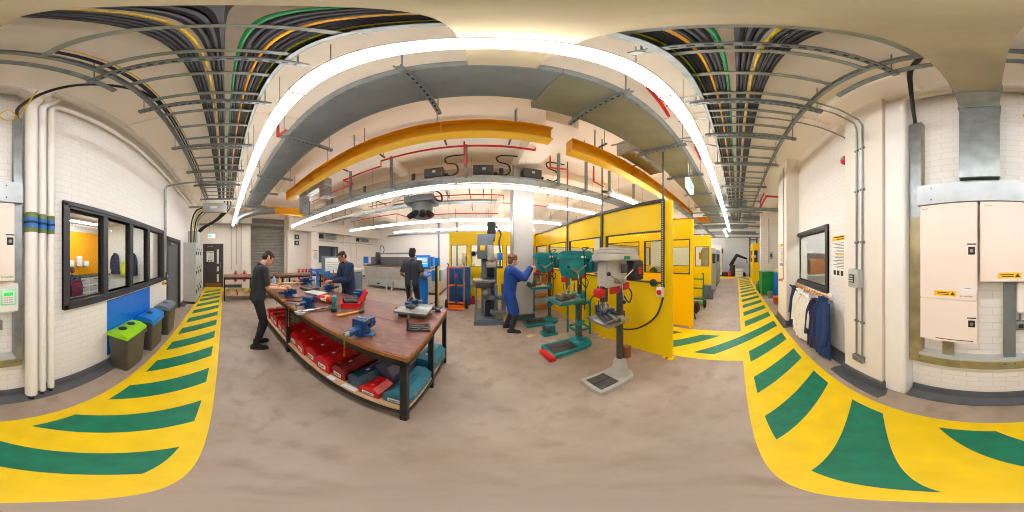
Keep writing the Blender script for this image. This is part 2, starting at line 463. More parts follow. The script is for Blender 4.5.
# ---- doors
M_doorp = mat('dark brown door leaf', '#3f3836', .45, var=.06)
d1 = struct('door_1', MB().b(XL-.05, XL+.02, -1.12, -1.04, 0, 2.29).b(XL-.05, XL+.02, -.14, -.06, 0, 2.29).b(XL-.05, XL+.02, -1.12, -.06, 2.21, 2.29), M_dark)
struct('door_leaf', MB().b(XL-.05, XL-.005, -1.04, -.14, .01, 2.21), M_doorp, parent=d1)
struct('door_glazing', MB().b(XL-.006, XL+.004, -.40, -.29, 1.25, 2.0).b(XL-.006, XL+.004, -.40, -.29, .85, 1.1).b(XL-.006, XL+.004, -.40, -.29, .3, .7), mat('wired pale glass', '#cfd8d8', .2), parent=d1)
struct('door_kick_plate', MB().b(XL-.006, XL+.004, -1.02, -.16, .02, .22), mat('bronze kick plate', '#8a6a45', .4, .6), parent=d1)
struct('door_handle', MB().c((XL+.05, -.22, 1.0), (XL+.05, -.22, 1.35), .012).c((XL, -.22, 1.02), (XL+.05, -.22, 1.02), .012).c((XL, -.22, 1.33), (XL+.05, -.22, 1.33), .012), M_steel, parent=d1)
struct('door_closer', MB().b(XL, XL+.06, -.9, -.6, 2.12, 2.18, .01), M_steel, parent=d1)
d2 = struct('door_2', MB().b(-4.93, -4.84, YW-.1, YW+.02, 0, 2.14).b(-3.80, -3.71, YW-.1, YW+.02, 0, 2.14).b(-4.93, -3.71, YW-.1, YW+.02, 2.05, 2.14), M_dark)
struct('door_leaf', MB().b(-4.84, -3.8, YW-.1, YW-.05, .01, 2.05), mat('grey door leaf', '#5d5f62', .45), parent=d2)
struct('door_handle', MB().b(-3.97, -3.9, YW-.05, YW-.03, .9, 1.15, .005).c((-3.94, YW-.02, 1.03), (-4.06, YW-.02, 1.03), .011), M_steel, parent=d2)
struct('door_closer', MB().b(-4.3, -4.0, YW-.05, YW+.02, 1.94, 2.0, .01), M_steel, parent=d2)
# roller shutter: slats in one curtain
sh = MB()
for k in range(44): 
    z = .02+k*.084
    sh.prism([(XL-.1, z), (XL-.07, z+.02), (XL-.06, z+.042), (XL-.07, z+.064), (XL-.1, z+.084)], 1.33, 3.33, 'y')
shut = struct('door_3', sh, mat('grey shutter slat', '#97968e', .5, .2, var=.06))
struct('door_guide', MB().b(XL-.1, XL+.03, 1.3, 1.38, 0, 3.72).b(XL-.1, XL+.03, 3.28, 3.36, 0, 3.72), M_plaster, parent=shut)

# ---- the offices behind the windows
struct('wall_office', MB().b(-5.3, 1.0, -5.2, -5.0, 0, 3).b(-5.35, -5.15, -5.2, -1.6, 0, 3).b(.3, .5, -5.2, -1.6, 0, 3), M_white)
struct('wall_office', MB().b(-5.15, -1.2, -5.0, -4.98, .9, 2.6), mat('orange splash panel', '#f4a800', .35, var=.02))
struct('ceiling_office', MB().b(-5.3, 4.3, -5.2, -1.6, 2.9, 3.0), M_ceil)
struct('wall_office', MB().b(1.1, 1.3, -5, -1.6, 0, 3).b(1.1, 5, -5, -4.9, 0, 3).b(4.3, 4.4, -5, -2.8, 0, 3), M_plaster)
def office_light(loc, label):
    t = thing('office_light', label, 'light', loc)
    MB().b(-.6, .6, -.1, .1, 0, .06, .01).o('housing', M_white, t)
    MB().b(-.58, .58, -.085, .085, -.012, .0).o('diffuser', M_tubeo, t)
    return t
office_light((-3.6, -4.2, 2.8), 'office ceiling batten seen through the first pane of the long window')
office_light((-3.6, -2.6, 2.8), 'office ceiling batten nearer the long window, close behind the glass')
office_light((2.6, -2.3, 2.8), 'added fill batten in the store room behind the single window')  # batten added to brighten the store room
t = thing('kitchen_counter', 'white office counter with drawers under the orange panel', 'counter', (-3.6, -4.65, 0))
MB().b(-1.5, 1.9, -.3, .3, 0, .88).o('carcass', M_white, t)
MB().b(-1.52, 1.92, -.32, .33, .88, .92).o('worktop', M_dark, t)
for i, x in enumerate((-1.45, -.9, -.35, .2, .75, 1.3)):
    if i < 4:
        for z in (.1, .36, .62):
            d = MB().b(x, x+.5, .3, .32, z, z+.23, .004).o('drawer', M_lgrey, t); MB().b(x+.17, x+.33, .32, .335, z+.17, z+.19).o('handle', M_dark, d)
    else:
        d = MB().b(x, x+.5, .3, .32, .1, .85, .004).o('door', M_lgrey, t); MB().b(x+.42, x+.44, .32, .335, .5, .7).o('handle', M_dark, d)
for x, lab, h in ((-3.55, 'white towel dispenser, widest of the three on the orange panel', .24), (-3.95, 'tall white soap dispenser in the middle of the orange panel', .4), (-4.3, 'slim white sanitiser dispenser on the orange panel', .2)):
    t = thing('wall_dispenser', lab, 'dispenser', (x, -4.98, 1.25))
    MB().b(-.13, .13, 0, .14, 0, h, .03).o('body', M_white, t); MB().b(-.05, .05, .1, .16, -.04, .03, .01).o('nozzle', M_lgrey, t)
def hung_coat(x, y, z, lab, m, rz=0, s=1.0, name='hanging_coat'):
    t = thing(name, lab, 'coat', (x, y, z), rz)
    mb = MB()
    n = 14; g = []
    for i in range(12):
        v = i/11; row = []
        for j in range(n+1):
            u = j/n*2-1
            wd = (.10+.12*min(1, v*3)+.05*v)*s
            d = (.05+.08*math.sqrt(max(0, 1-u*u))*min(1, v*2.2+.3)+.018*math.sin(j*2.1+v*3))*s
            row.append((u*wd, d+.03*v, -v*.95*s-.02*math.cos(j*1.7)*v))
        g.append(row)
    mb.sheet(g, .02); mb.o('cloth_body', m, t)
    for sx in (-1, 1):
        MB().tube(smooth_path([(sx*.13*s, .07, -.07), (sx*.20*s, .10, -.25*s), (sx*.21*s, .12, -.5*s), (sx*.19*s, .15, -.72*s)], 5), .045*s, 10).o('sleeve', m, t)
    MB().tube(smooth_path([(-.08, .08, -.05), (-.04, .12, .0), (.04, .12, 0), (.08, .08, -.05)], 4), .018, 8).o('collar', m, t)
    return t
M_navy = mat('navy cotton', '#1b2d52', .8, var=.15, scale=10, bump=.3, bscale=25)
M_navyd = mat('dark navy cotton', '#262a4c', .8, var=.15, scale=10, bump=.3, bscale=25)
M_mid = mat('mid blue cotton', '#1a3a6c', .8, var=.15, scale=10, bump=.3, bscale=25)
M_wcoat = mat('off white cotton', '#e9e4dc', .8, var=.06, scale=8, bump=.35, bscale=20)
M_hiviz = mat('high visibility yellow', '#d8e03a', .6)
hung_coat(-5.12, -4.0, 1.75, 'dark coat hanging on the office wall, left of the yellow vest', M_navyd, -PI/2, .85)
hung_coat(-5.12, -3.2, 1.75, 'dark coat hanging beside a yellow vest, seen in the third pane', M_navyd, -PI/2, .85)
hung_coat(-5.12, -3.6, 1.4, 'yellow vest hanging between dark coats in the office', M_hiviz, -PI/2, .5, 'hanging_vest')
t = thing('office_chair', 'office chair with a maroon jacket over its back, behind the glass', 'chair', (-2.05, -3.0, 0), .3)
MB().b(-.23, .23, -.22, .22, .44, .5, .03).o('seat', M_black, t)
MB().b(-.22, .22, .2, .26, .55, 1.02, .025).o('backrest', M_black, t)
MB().c((0, 0, .08), (0, 0, .44), .025).b(-.02, .02, .1, .24, .42, .6).o('post', M_blackm, t)
for k in range(5):
    a = 2*PI*k/5; l = MB().b(.0, .3, -.02, .02, .07, .1, M=Matrix.Rotation(a, 4, 'Z')).o('base_arm', M_blackm, t)
g = [[(u*.21, .285+.03*math.sin(v*5), 1.12-.55*v-.04*abs(u)) for u in [k/6-1 for k in range(13)]] for v in [k/8 for k in range(9)]]
mb = MB().sheet(g, .03); mb.tube([(-.22, .25, 1.06), (-.1, .27, 1.12), (.1, .27, 1.12), (.22, .25, 1.06)], .035)
tag(mb.o('maroon_jacket', mat('maroon cloth', '#6b2140', .85, bump=.2)), 'maroon jacket draped over the office chair back behind the glass', 'jacket', None, (-2.05, -3.0, 0), .3)
t = thing('cardboard_box', 'brown cardboard box on the store shelf behind the single window', 'box', (4.0, -2.1, 1.16), PI/2)
MB().b(-.3, .2, -.1, .1, 0, .4, .01).o('carton', mat('brown cardboard', '#b0713f', .7), t); MB().b(-.3, .2, -.03, .03, .4, .403).o('tape', M_ply, t)
t = thing('storage_shelf', 'white storage shelf behind the single window by the notices', 'shelf', (4.0, -2.12, 0), PI/2)
for z in (.3, 1.14, 1.75): MB().b(-.5, .5, -.13, .13, z-.03, z+.0).o('shelf_board', M_white, t)
for sx in (-.48, .48):
    for sy in (-.11, .11): MB().b(sx-.02, sx+.02, sy-.02, sy+.02, 0, 2.0).o('post', M_lgrey, t)
# ================================================================== CEILING SERVICES
# batten lights
def batten(L):
    t = thing('batten_light', 'x', 'light')
    MB().b(-L/2+.01, L/2-.01, -.05, .05, .035, .09, .008).o('housing', M_white, t, False)
    pr = [(.049*math.cos(a), .03+.035*math.sin(a)-.0) for a in [PI+PI*k/8 for k in range(9)]]
    MB().prism([(.049, .045)]+[(p, q) for p, q in pr[::-1]]+[(-.049, .045)], -L/2+.004, L/2-.004, 'x').o('diffuser', M_tube, t)
    MB().b(-L/2+.03, L/2-.03, -.035, .035, .09, .097).o('added_uplight', M_uplight, t, False)  # added glowing strip that throws light up at the ceiling
    for s in (-1, 1): MB().b(s*L/2-.004*(1+s), s*L/2+.004*(1-s), -.051, .051, -.007, .092).o('end_cap', M_lgrey, t, False)
    for s in (-.32, .32): MB().c((s*L, 0, .09), (s*L, 0, .95), .003, n=6).o('suspension_wire', M_galvd, t)
    return t
def row(xs, y, z, L, label, group=None):
    first = None
    for i, x in enumerate(xs):
        if first is None:
            first = batten(L); first.location = (x, y, z); first['label'] = label; o = first
            if group: first['group'] = group
        else: o = dup(first, (x, y, z), None, label, group)
    return first
row([.02+1.745*k for k in range(-4, 6)], .41, 3.12, 1.745, 'lit batten in the nearest and brightest continuous light row, beside the cable ladder', 'battens of the nearest light row')
row([-6.6+1.745*k for k in range(6)], 3.28, 3.12, 1.745, 'lit batten in the second light row, between the yellow beam and the extraction hub', 'battens of the second light row')
row([-6.0+1.745*k for k in range(6)], 6.7, 3.12, 1.745, 'lit batten in the third light row, just behind the extraction hub', 'battens of the third light row')
row([-4.6+1.745*k for k in range(5)], 9.4, 3.2, 1.745, 'lit batten in the farthest light row by the back wall', 'battens of the farthest light row')
row([3.0, 4.75, 7.2], 4.9, 3.3, 1.745, 'added fill batten over the yellow screened bays beside the far walkway', 'added battens over the far bays')  # added battens, brighten the bays behind the screen windows
row([10.4, 12.15], .75, 3.2, 1.745, 'lit batten at the far end of the walkway beyond the grey machines', 'battens at the walkway end')
row([9.3, 11.1], 4.5, 3.3, 1.745, 'added fill batten deep in the bays behind the grey machines', 'added battens behind the grey machines')  # extra battens added to lift the far end
row([3.2, 4.95], 2.4, 3.0, 1.5, 'added fill batten inside the screened bay behind the pale drill press', 'added battens inside the screened bays')  # fill battens added to brighten the bay interior
row([-.2, 1.6], 7.6, 3.0, 1.5, 'added fill batten behind the rear yellow screens', 'added battens behind the rear screens')  # added battens lighting the space behind the rear screens
row([12.6], 2.6, 3.2, 1.745, 'added fill batten by the white end wall')  # batten added to brighten the end wall
row([12.8], 5.5, 3.2, 1.745, 'added fill batten deepest in the far bays by the end wall')  # another added batten, fills the dim far bays
row([6.5, 8.4, 10.3, 12.2], 8.2, 3.2, 1.745, 'added fill batten in the row behind all the far bays', 'added battens behind the far bays')  # whole row added to light the far bays from behind

# cable ladder
lad = thing('cable_ladder', 'long galvanised cable ladder hung over the walkway carrying bundles of black cable', 'cable ladder', (0, 0, 3.55))
LX0, LX1 = -5.3, 9.0
for y in (-.62, .28):
    mb = MB(); s = 1 if y > 0 else -1
    mb.b(LX0, LX1, y-.004, y+.004, -.05, .05); mb.b(LX0, LX1, min(y, y-s*.025), max(y, y-s*.025), .045, .05); mb.b(LX0, LX1, min(y, y-s*.025), max(y, y-s*.025), -.05, -.045)
    mb.o('side_rail', M_galv, lad, False)
k = 0; x = LX0+.2
while x < LX1:
    MB().b(x-.018, x+.018, -.615, .275, -.028, -.008).o('rung', M_galv, lad, False); x += .3
def strut(x, y0, y1, z, lab, grp, rods=True, ztop=4.12, prof=.041):
    t = thing('channel_strut', lab, 'strut', (x, 0, z), 0, grp)
    h = prof/2
    mb = MB().b(-h, h, y0, y1, -h, -h+.004).b(-h, -h+.004, y0, y1, -h, h).b(h-.004, h, y0, y1, -h, h)
    y = y0+.04
    mb.o('channel', M_galvd, t, False)
    sl = MB()
    while y < y1-.03: sl.b(-.007, .007, y-.0, y+.03, -h-.001, -h+.001); y += .06
    sl.o('slot_pattern', M_black, t, False)
    if rods:
        for y in (y0+.05, y1-.05):
            r = MB().c((0, y, -.035), (0, y, ztop-z), .005, n=8).c((0, y, -h-.018), (0, y, -h), .013, n=6).o('threaded_rod', M_galvd, t)
    return t
first = None
for k, x in enumerate([-5.0, -3.9, -3.16, -2.24, -1.3, -.68, .5, 1.3, 1.96, 2.84, 4.0, 5.2, 6.4, 7.6, 8.8, 10]):
    lab = 'slotted channel strut carrying the cable ladder on two threaded rods'
    if first is None: first = strut(x, -.75, .38, 3.475, lab, 'struts under the cable ladder')
    else: dup(first, (x, 0, 3.475), None, lab, 'struts under the cable ladder')
# long channel rails along the ladder sides
tag(MB().b(-.9, 1.0, -.02, .02, -.02, .02).o('channel_rail', M_galvd, None, False), 'slotted channel rail overhead alongside the cabinets wall, under the duct', 'channel rail', None, (0, -.72, 3.5))
tag(MB().b(-.45, .95, -.02, .02, -.02, .02).o('channel_rail', M_galvd, None, False), 'slotted channel rail overhead between the nearest lights and the duct', 'channel rail', None, (.2, .265, 3.46))
# cables
def cable(y, r, m, lab, grp=None, x0=LX0, x1=LX1, z=3.565, name='power_cable', amp=.012):
    ph = random.random()*6; pts = []
    n = 36
    for i in range(n+1):
        x = x0+(x1-x0)*i/n
        pts.append((x, y+amp*math.sin(x*1.3+ph)*.6+amp*.4*math.sin(x*3.1+ph*2), z+r))
    return tag(MB().tube(pts, r, 8).o(name, m), lab, 'cable', grp)
G1 = 'black cables on the cable ladder'; LB = 'black power cable lying among others on the overhead cable ladder'
for y in (-.185, -.162, -.139, -.116): cable(y, .013, M_cable, LB, G1, amp=.004)
for y in (-.058, -.034, -.010): cable(y, .013, M_cable, LB, G1, amp=.004)
cable(-.092, .008, M_cyel, 'thin yellow cable in the bundle nearest the ladder centre', None, amp=.004)
for y in (.078, .102, .126, .169, .192, .214, .248, .268): cable(y, .0135, M_cable, LB, G1, z=3.56, amp=.004)
cable(.056, .010, M_cgrn, 'green cable along the inner edge of the wide bundle', None, amp=.003)
cable(.148, .010, M_cor, 'orange cable in the middle of the wide black bundle', None, amp=.003)
cable(.231, .007, mat('yellow green earth cable', '#c9cf22', .45, var=.2, scale=40), 'yellow green earth cable near the outer rail of the ladder', None, amp=.003)
for y in (-.56, -.53): cable(y, .011, M_cable, 'black cable running alone by the wall side rail of the ladder', 'two cables by the wall side rail', x1=-.3)
cable(-.50, .006, M_cyel, 'thin yellow green wire by the wall side rail of the ladder', None, x1=-.3, amp=.004)

# galvanised wide duct: up the wall, then over the camera into the grey trunking
dz = 3.35
wd = thing('wide_duct', 'wide galvanised duct rising up the cabinet wall and crossing overhead', 'duct', (.1, 0, 0))
MB().b(-.155, .155, -1.378, -1.22, 2.3, 3.25).o('riser', M_galv, wd, False)
MB().prism([(-1.378, 3.25), (-1.22, 3.25), (-1.06, dz), (-1.06, dz+.14), (-1.378, dz+.14)], -.155, .155, 'x').o('bend', M_galv, wd, False)
MB().b(-.155, .155, -1.06, .72, dz, dz+.14).o('run', mat('duct underside with painted reflection', '#b9ad92', .5, .35, var=.12, scale=3), wd, False)  # warm tint paints a yellow reflection into the duct colour
for y, z in ((-1.06, dz-.004),): MB().b(-.165, .165, y-.012, y+.012, z, z+.15).o('flange', M_galv, wd, False)
MB().b(-.165, .165, -1.378, -1.21, 3.235, 3.262).o('flange', M_galv, wd, False)
# long grey trunking parallel to the light row, on channel brackets
gt = thing('grey_trunking', 'wide flat grey trunking running overhead between the nearest lights and the yellow beam', 'trunking', (0, 0, dz))
xs = [-5.55, -3.6, -1.6, .4, 2.4, 4.2, 6.2, 8.2]
for a, b in zip(xs, xs[1:]):
    y1 = 1.12 if b < .5 else 1.24
    MB().b(a+.002, b-.002, .73, y1, 0, .12).o('trunking_length', M_trunk if b < 1 else mat('olive tinted trunking', '#8c8b76', .45, .4, var=.08, scale=5), gt, False)
    MB().b(a+.002, b-.002, .715, .735, -.006, .13).b(a+.002, b-.002, y1-.005, y1+.012, -.006, .13).o('lid_lip', M_galvd, gt, False)
first = None
for x in (-5.2, -4.0, -3.05, -1.75, -.35, .83, 1.95, 3.0, 4.1, 5.3, 6.5):
    lab = 'short slotted channel bracket hanging under the wide grey trunking'
    if first is None: first = strut(x, .62, 1.36, dz-.022, lab, 'brackets under the grey trunking')
    else: dup(first, (x, 0, dz-.022), None, lab, 'brackets under the grey trunking')
# crane beam, two lengths butting at the concrete beam
def ibeam(x0, x1, lab, y=2.07, zb=3.56, h=.3):
    t = thing('crane_beam', lab, 'crane beam', ((x0+x1)/2, y, zb)); L = (x1-x0)/2
    MB().b(-L, L, -.09, .09, 0, .018).o('bottom_flange', M_yelb_lit, t, False); MB().b(-L, L, -.09, .09, h-.018, h).o('top_flange', M_yelb, t, False)
    MB().b(-L, L, -.008, .008, .018, h-.018).o('web', M_yelb, t, False)
    for k in range(int(2*L/1.5)+1):
        MB().b(-L+k*1.5, -L+k*1.5+.012, -.085, .085, .018, h-.018).o('stiffener', M_yelb, t, False)
    for k in range(3): 
        x = -L+.5+k*(2*L-1)/2
        MB().c((x, 0, h), (x, 0, 4.3-zb), .012, n=8).o('hanger_rod', M_galvd, t)
    return t
ibeam(-5.0, .95, 'long yellow crane beam over the workbench, ending at the concrete beam')
ibeam(1.25, 7.4, 'yellow crane beam over the drills and yellow screens, beyond the concrete beam', zb=3.42, h=.3)
# cross crane beams at the far ends
t = thing('crane_beam', 'short yellow beam crossing near the roller shutter', 'crane beam', (-6.6, 2.2, 3.5)); MB().b(-.09, .09, -1.1, 1.4, 0, .018).b(-.09, .09, -1.1, 1.4, .28, .3).o('flange', M_yelb, t, False); MB().b(-.008, .008, -1.1, 1.4, .018, .28).o('web', M_yelb, t, False)
t = thing('crane_beam', 'short yellow beam crossing above the far grey machines', 'crane beam', (8.3, 2.6, 3.4)); MB().b(-.09, .09, -1.6, 1.6, 0, .018).b(-.09, .09, -1.6, 1.6, .28, .3).o('flange', M_yelb, t, False); MB().b(-.008, .008, -1.6, 1.6, .018, .28).o('web', M_yelb, t, False)

# second services run at y ~ 3.9: tray, duct, posts, fans
tr = thing('service_tray', 'blue grey cable tray hung behind the second light row', 'cable tray', (0, 3.6, 3.45))
mb = MB().b(-6.6, 5.6, -.18, .18, 0, .006).b(-6.6, 5.6, -.186, -.18, 0, .06).b(-6.6, 5.6, .18, .186, 0, .06); mb.o('tray', M_galv, tr, False)
k = 0
for x in (-5.9, -3.45, -2.05, -.3, 1.75, 2.55, 3.4, 4.6):
    mb = MB().b(x-.03, x+.03, -.26, -.2, -.08, .95).b(x-.03, x+.03, -.26, .2, -.03, .0); mb.o('hanger_post', M_galvd, tr, False)
dt = thing('flat_duct', 'beige grey flat duct above the service tray with black joints', 'duct', (-.0, 4.1, 3.68))
MB().b(-5.4, .72, -.2, .2, 0, .3).o('duct_run', mat('faded duct', '#b5ab98', .5, .3), dt, False)
for x in (-5.0, -3.35, -1.7, .5): MB().b(x-.05, x+.05, -.215, .215, -.015, .315).o('joint', M_dark, dt, False)
def fanbox(x, lab, y=3.6, s=1):
    t = thing('control_box', lab, 'equipment box', (x, y, 3.56), 0)
    MB().b(-.22*s, .22*s, -.14, .14, 0, .26, .015).o('casing', M_dark, t)
    MB().b(-.02, .05, -.15, -.138, .12, .18).o('label_plate', M_lgrey, t)
    for sx in (-.12, .12): MB().b(sx-.03, sx+.03, -.1, .02, -.05, .02, .008).c((sx, -.08, -.09), (sx, -.08, -.03), .025).o('spigot', M_blackm, t)
    MB().c((.22*s, 0, .08), (.3*s, 0, .08), .05).o('gland', M_black, t)
    return t
fb = fanbox(-1.03, 'dark grey ceiling unit left of the other two, above the lights')
fanbox(.06, 'dark grey ceiling unit above the milling machine, middle of the three')
fanbox(1.15, 'dark grey ceiling unit nearest the white column, above it')
for x, l in ((-.8, 'coiled black lead from the left ceiling unit'), (.36, 'coiled black lead from the middle ceiling unit'), (1.55, 'coiled black lead from the ceiling unit near the column')):
    tag(MB().tube(smooth_path([(0, 0, 0), (.18, 0, -.02), (.3, 0, .1), (.25, 0, .3), (.05, .02, .38), (0, .02, .52), (.12, .03, .6), (.5, .03, .62)], 6), .018, 8).o('power_lead', M_black), l, 'cable', None, (x, 3.6, 3.64))
hb = thing('extraction_hub', 'dark grey extraction hub with four angled black spigots hanging over the workshop', 'extraction hub', (-1.72, 4.6, 2.76))
MB().b(-.36, .36, -.3, .3, .5, .68, .01).o('top_box', mat('mid grey casting', '#5c5f60', .5, var=.05), hb)
MB().lathe([(.22, .12), (.26, .3), (.27, .5)], n=24).o('body', MATS['mid grey casting'], hb)
hb.scale = (1.2, 1.2, 1.15); hb.location.z = 2.68
for a in (-2.5, -1.9, -1.2, -.5):
    d = Vector((math.cos(a), math.sin(a), 0)); sp = MB().c(d*.2+Vector((0, 0, .24)), d*.34+Vector((0, 0, .12)), .075).o('spigot', M_black, hb)
    MB().c(d*.34+Vector((0, 0, .12)), d*.355+Vector((0, 0, .107)), .05).o('spigot_mouth', M_dred if a == -.5 else M_rubber, sp)
for s in (-.3, .3): MB().c((s, 0, .68), (s, 0, 1.5), .006, n=8).o('hanger_rod', M_galvd, hb)
MB().tube(smooth_path([(.36, 0, .6), (.5, 0, .55), (.48, 0, .75), (.3, 0, .9)], 6), .02).o('lead', M_black, hb)
# unistrut frames
def tubeobj(name, pts, r, m, lab, cat, n=8, grp=None, sm=0):
    p = smooth_path(pts, sm) if sm else pts
    c = Vector(pts[0]); return tag(MB().tube([Vector(q)-c for q in p], r, n).o(name, m), lab, cat, grp, tuple(c))
# red gas / sprinkler pipes
tubeobj('red_pipe', [(-5.6, 3.35, 3.9), (-3.35, 3.35, 3.9), (-3.35, 3.0, 3.9), (-2.1, 3.0, 3.9), (-2.0, 2.86, 3.95), (1.0, 2.86, 3.95), (1.0, 2.86, 4.2)], .018, M_redp, 'red pipe stepping along the ceiling just behind the yellow beam', 'pipe')
tubeobj('red_pipe', [(-.3, 3.0, 4.2), (-.3, 3.05, 3.9), (-.3, 3.9, 3.5), (-.3, 5.0, 3.5)], .018, M_redp, 'red branch pipe dropping beside the middle ceiling unit', 'pipe')
tubeobj('red_pipe', [(-4.6, 5.6, 3.9), (.8, 5.7, 3.9), (.85, 5.9, 3.9), (.9, 6.6, 3.9), (3.6, 6.6, 3.9)], .018, M_redp, 'red pipe above the extraction hub running to the column', 'pipe')
tubeobj('red_pipe', [(-7.5, 7.4, 3.9), (-4.2, 7.4, 3.9), (-4.0, 8.3, 3.9), (.9, 8.4, 3.9), (.95, 8.7, 3.6)], .02, M_redp, 'red pipe farthest back above the cutting machine', 'pipe')
tubeobj('red_pipe', [(1.55, 3.4, 4.25), (1.55, 3.4, 3.9), (1.95, 3.3, 3.9), (1.95, 3.3, 3.5)], .02, M_redp, 'red pipe drop beyond the column over the drills', 'pipe')
tubeobj('red_pipe', [(2.75, 3.3, 4.3), (2.75, 3.3, 3.75), (3.1, 3.3, 3.7)], .02, M_redp, 'short red pipe drop over the yellow screens', 'pipe')
tubeobj('red_pipe', [(1.05, .62, 4.0), (1.1, .66, 3.8), (1.7, .75, 3.8)], .02, M_redp, 'short dark red pipe overhead by the olive trunking', 'pipe')
tubeobj('red_pipe', [(2.7, .7, 4.05), (2.75, .7, 3.85), (3.2, .72, 3.85)], .02, M_redp, 'short red pipe overhead beside the exit sign', 'pipe')
tubeobj('red_pipe', [(-2.2, .75, 4.1), (-2.2, .75, 3.75), (-2.0, .8, 3.75)], .02, M_redp, 'short red pipe drop beside the grey trunking on the left', 'pipe')
tubeobj('red_pipe', [(5.0, -.85, 3.7), (5.8, -.85, 3.7), (5.8, -.85, 3.45), (4.6, -.85, 3.45), (4.6, -1.3, 3.45)], .025, M_redp, 'red pipe loop above the recess with the bins', 'pipe')
tubeobj('red_pipe', [(-8.3, 3.45, 0.1), (-8.3, 3.45, 3.6), (-8.0, 3.9, 3.62), (-8.0, 9.5, 3.62)], .05, M_redp, 'red riser pipe beside the roller shutter turning along the bulkhead', 'pipe', 12)
# grey bracket pipes across at right
for i, (x, lab) in enumerate(((2.15, 'thin grey conduit crossing above the first light joint on the right'), (2.45, 'second thin grey conduit crossing just beyond the first'))):
    tubeobj('cross_conduit', [(x, -.62, 3.62), (x, .3, 3.62), (x-.25*i-.1, .75, 3.56), (x-.5, 1.6, 3.5)], .012, M_galv, lab, 'conduit')
# big silver duct by left end
sd = thing('square_duct', 'galvanised square duct bent like an arch under the yellow beam at the left', 'duct', (-4.3, 2.62, 3.65))
MB().b(-.75, .75, -.12, .12, .05, .3).o('duct_run', M_galv, sd, False); MB().b(-.75, -.5, -.12, .12, -.5, .05).o('duct_drop', M_galv, sd, False); MB().b(.5, .75, -.12, .12, -.3, .05).o('duct_drop', M_galv, sd, False)
MB().b(-.77, -.48, -.14, .14, .03, .06).b(.48, .77, -.14, .14, .03, .06).o('flange', M_lgrey, sd, False)
for i, (y, z, x0, x1, l) in enumerate(((5.3, 3.55, -7.6, -2.6, 'galvanised basket behind the second light row at the left'), (6.1, 3.75, -8, .6, 'galvanised basket high behind the extraction hub'), (8.0, 3.45, -8, 5.5, 'galvanised basket over the cutting machine'))):
    t = thing('cable_basket', l, 'cable tray', (0, y, z)); MB().b(x0, x1, -.15, .15, 0, .008).b(x0, x1, -.155, -.15, 0, .06).b(x0, x1, .15, .155, 0, .06).o('tray', M_galv, t, False)
    x = x0+.4
    while x < x1: MB().b(x-.02, x+.02, -.2, .2, -.03, 0).b(x-.012, x+.012, -.2, -.176, -.03, .55).o('hanger', M_galvd, t, False); x += 1.6
for i, (y, l) in enumerate(((4.75, 'pale round pipe behind the second light row, upper'), (4.95, 'pale round pipe behind the second light row, lower'))): tubeobj('ceiling_pipe', [(-7.9, y, 3.35+.1*i), (-3.0, y, 3.4+.1*i), (-2.6, y+.1, 3.9)], .035, M_plaster, l, 'pipe', 12)
for i, (x, y, w_, z, l) in enumerate(((6.6, .2, 1.2, 3.75, 'silver flat duct section over the far walkway, first'), (9.2, -.9, 1.1, 3.75, 'silver flat duct section over the far walkway, second'), (11.0, -.1, 1.3, 3.6, 'silver flat duct section over the far walkway, third'), (12.9, -.6, 1.8, 3.4, 'silver flat duct section over the far walkway, last before the end wall'))):
    t = thing('flat_duct', l, 'duct', (x, y, z)); MB().b(-.3, .3, -w_/2, w_/2, 0, .18).o('duct_run', M_galv, t, False); MB().b(-.32, .32, -w_/2-.02, -w_/2+.02, -.015, .195).b(-.32, .32, w_/2-.02, w_/2+.02, -.015, .195).o('flange', M_lgrey, t, False)
    MB().c((0, -w_/2+.1, .18), (0, -w_/2+.1, 4.1-z), .006, n=6).c((0, w_/2-.1, .18), (0, w_/2-.1, 4.1-z), .006, n=6).o('drop_rods', M_dark, t)
for i, (x, z, l) in enumerate(((8.9, 3.3, 'thin grey pipe crossing the far ceiling, nearer'), (10.6, 3.1, 'thin grey pipe crossing the far ceiling, farther'), (12.0, 3.05, 'thin grey pipe crossing just before the end wall'))): tubeobj('ceiling_pipe', [(x, -2.5, z), (x, 4.5, z)], .04, M_galvd, l, 'pipe', 10)
sd = thing('round_duct', 'silver duct elbow hung near the end of the nearest light row', 'duct', (-6.2, .9, 3.2))
MB().tube(smooth_path([(-1.8, -.3, .1), (-.6, -.25, .1), (-.1, .0, .12), (.1, .4, .2), (.15, 1.0, .25)], 8), .14, 16).o('duct_run', M_galv, sd); MB().c((-.62, -.25, .1), (-.58, -.25, .1), .155).o('collar', M_lgrey, sd)
for i, (x, y, L, lab) in enumerate(((5.2, 4.6, 3.0, 'galvanised duct over the far screened bays, nearest of three'), (8.6, 1.6, 3.2, 'galvanised duct crossing the far walkway bays, above grey machines'), (11.2, 1.2, 3.4, 'galvanised duct farthest along by the white end wall'))):
    t = thing('rectangular_duct', lab, 'duct', (x, y, 3.35+.1*i))
    MB().b(-.2, .2, -L/2, L/2, 0, .28).o('duct_run', M_galv, t, False)
    for k in (-.3, .3): MB().b(-.22, .22, k*L-.02, k*L+.02, -.02, .3).o('flange', M_lgrey, t, False)
t = thing('rectangular_duct', 'galvanised duct end and ochre lined branch over the yellow beam', 'duct', (2.55, 1.7, 3.75)); MB().b(-.35, .8, -.1, .25, 0, .3).o('duct_run', M_galv, t, False); MB().b(-.37, -.33, -.12, .27, -.02, .32).o('flange', M_lgrey, t, False)
t = thing('cable_basket', 'long galvanised basket running across the ceiling above the far bays', 'cable tray', (0, 1.8, 3.2))
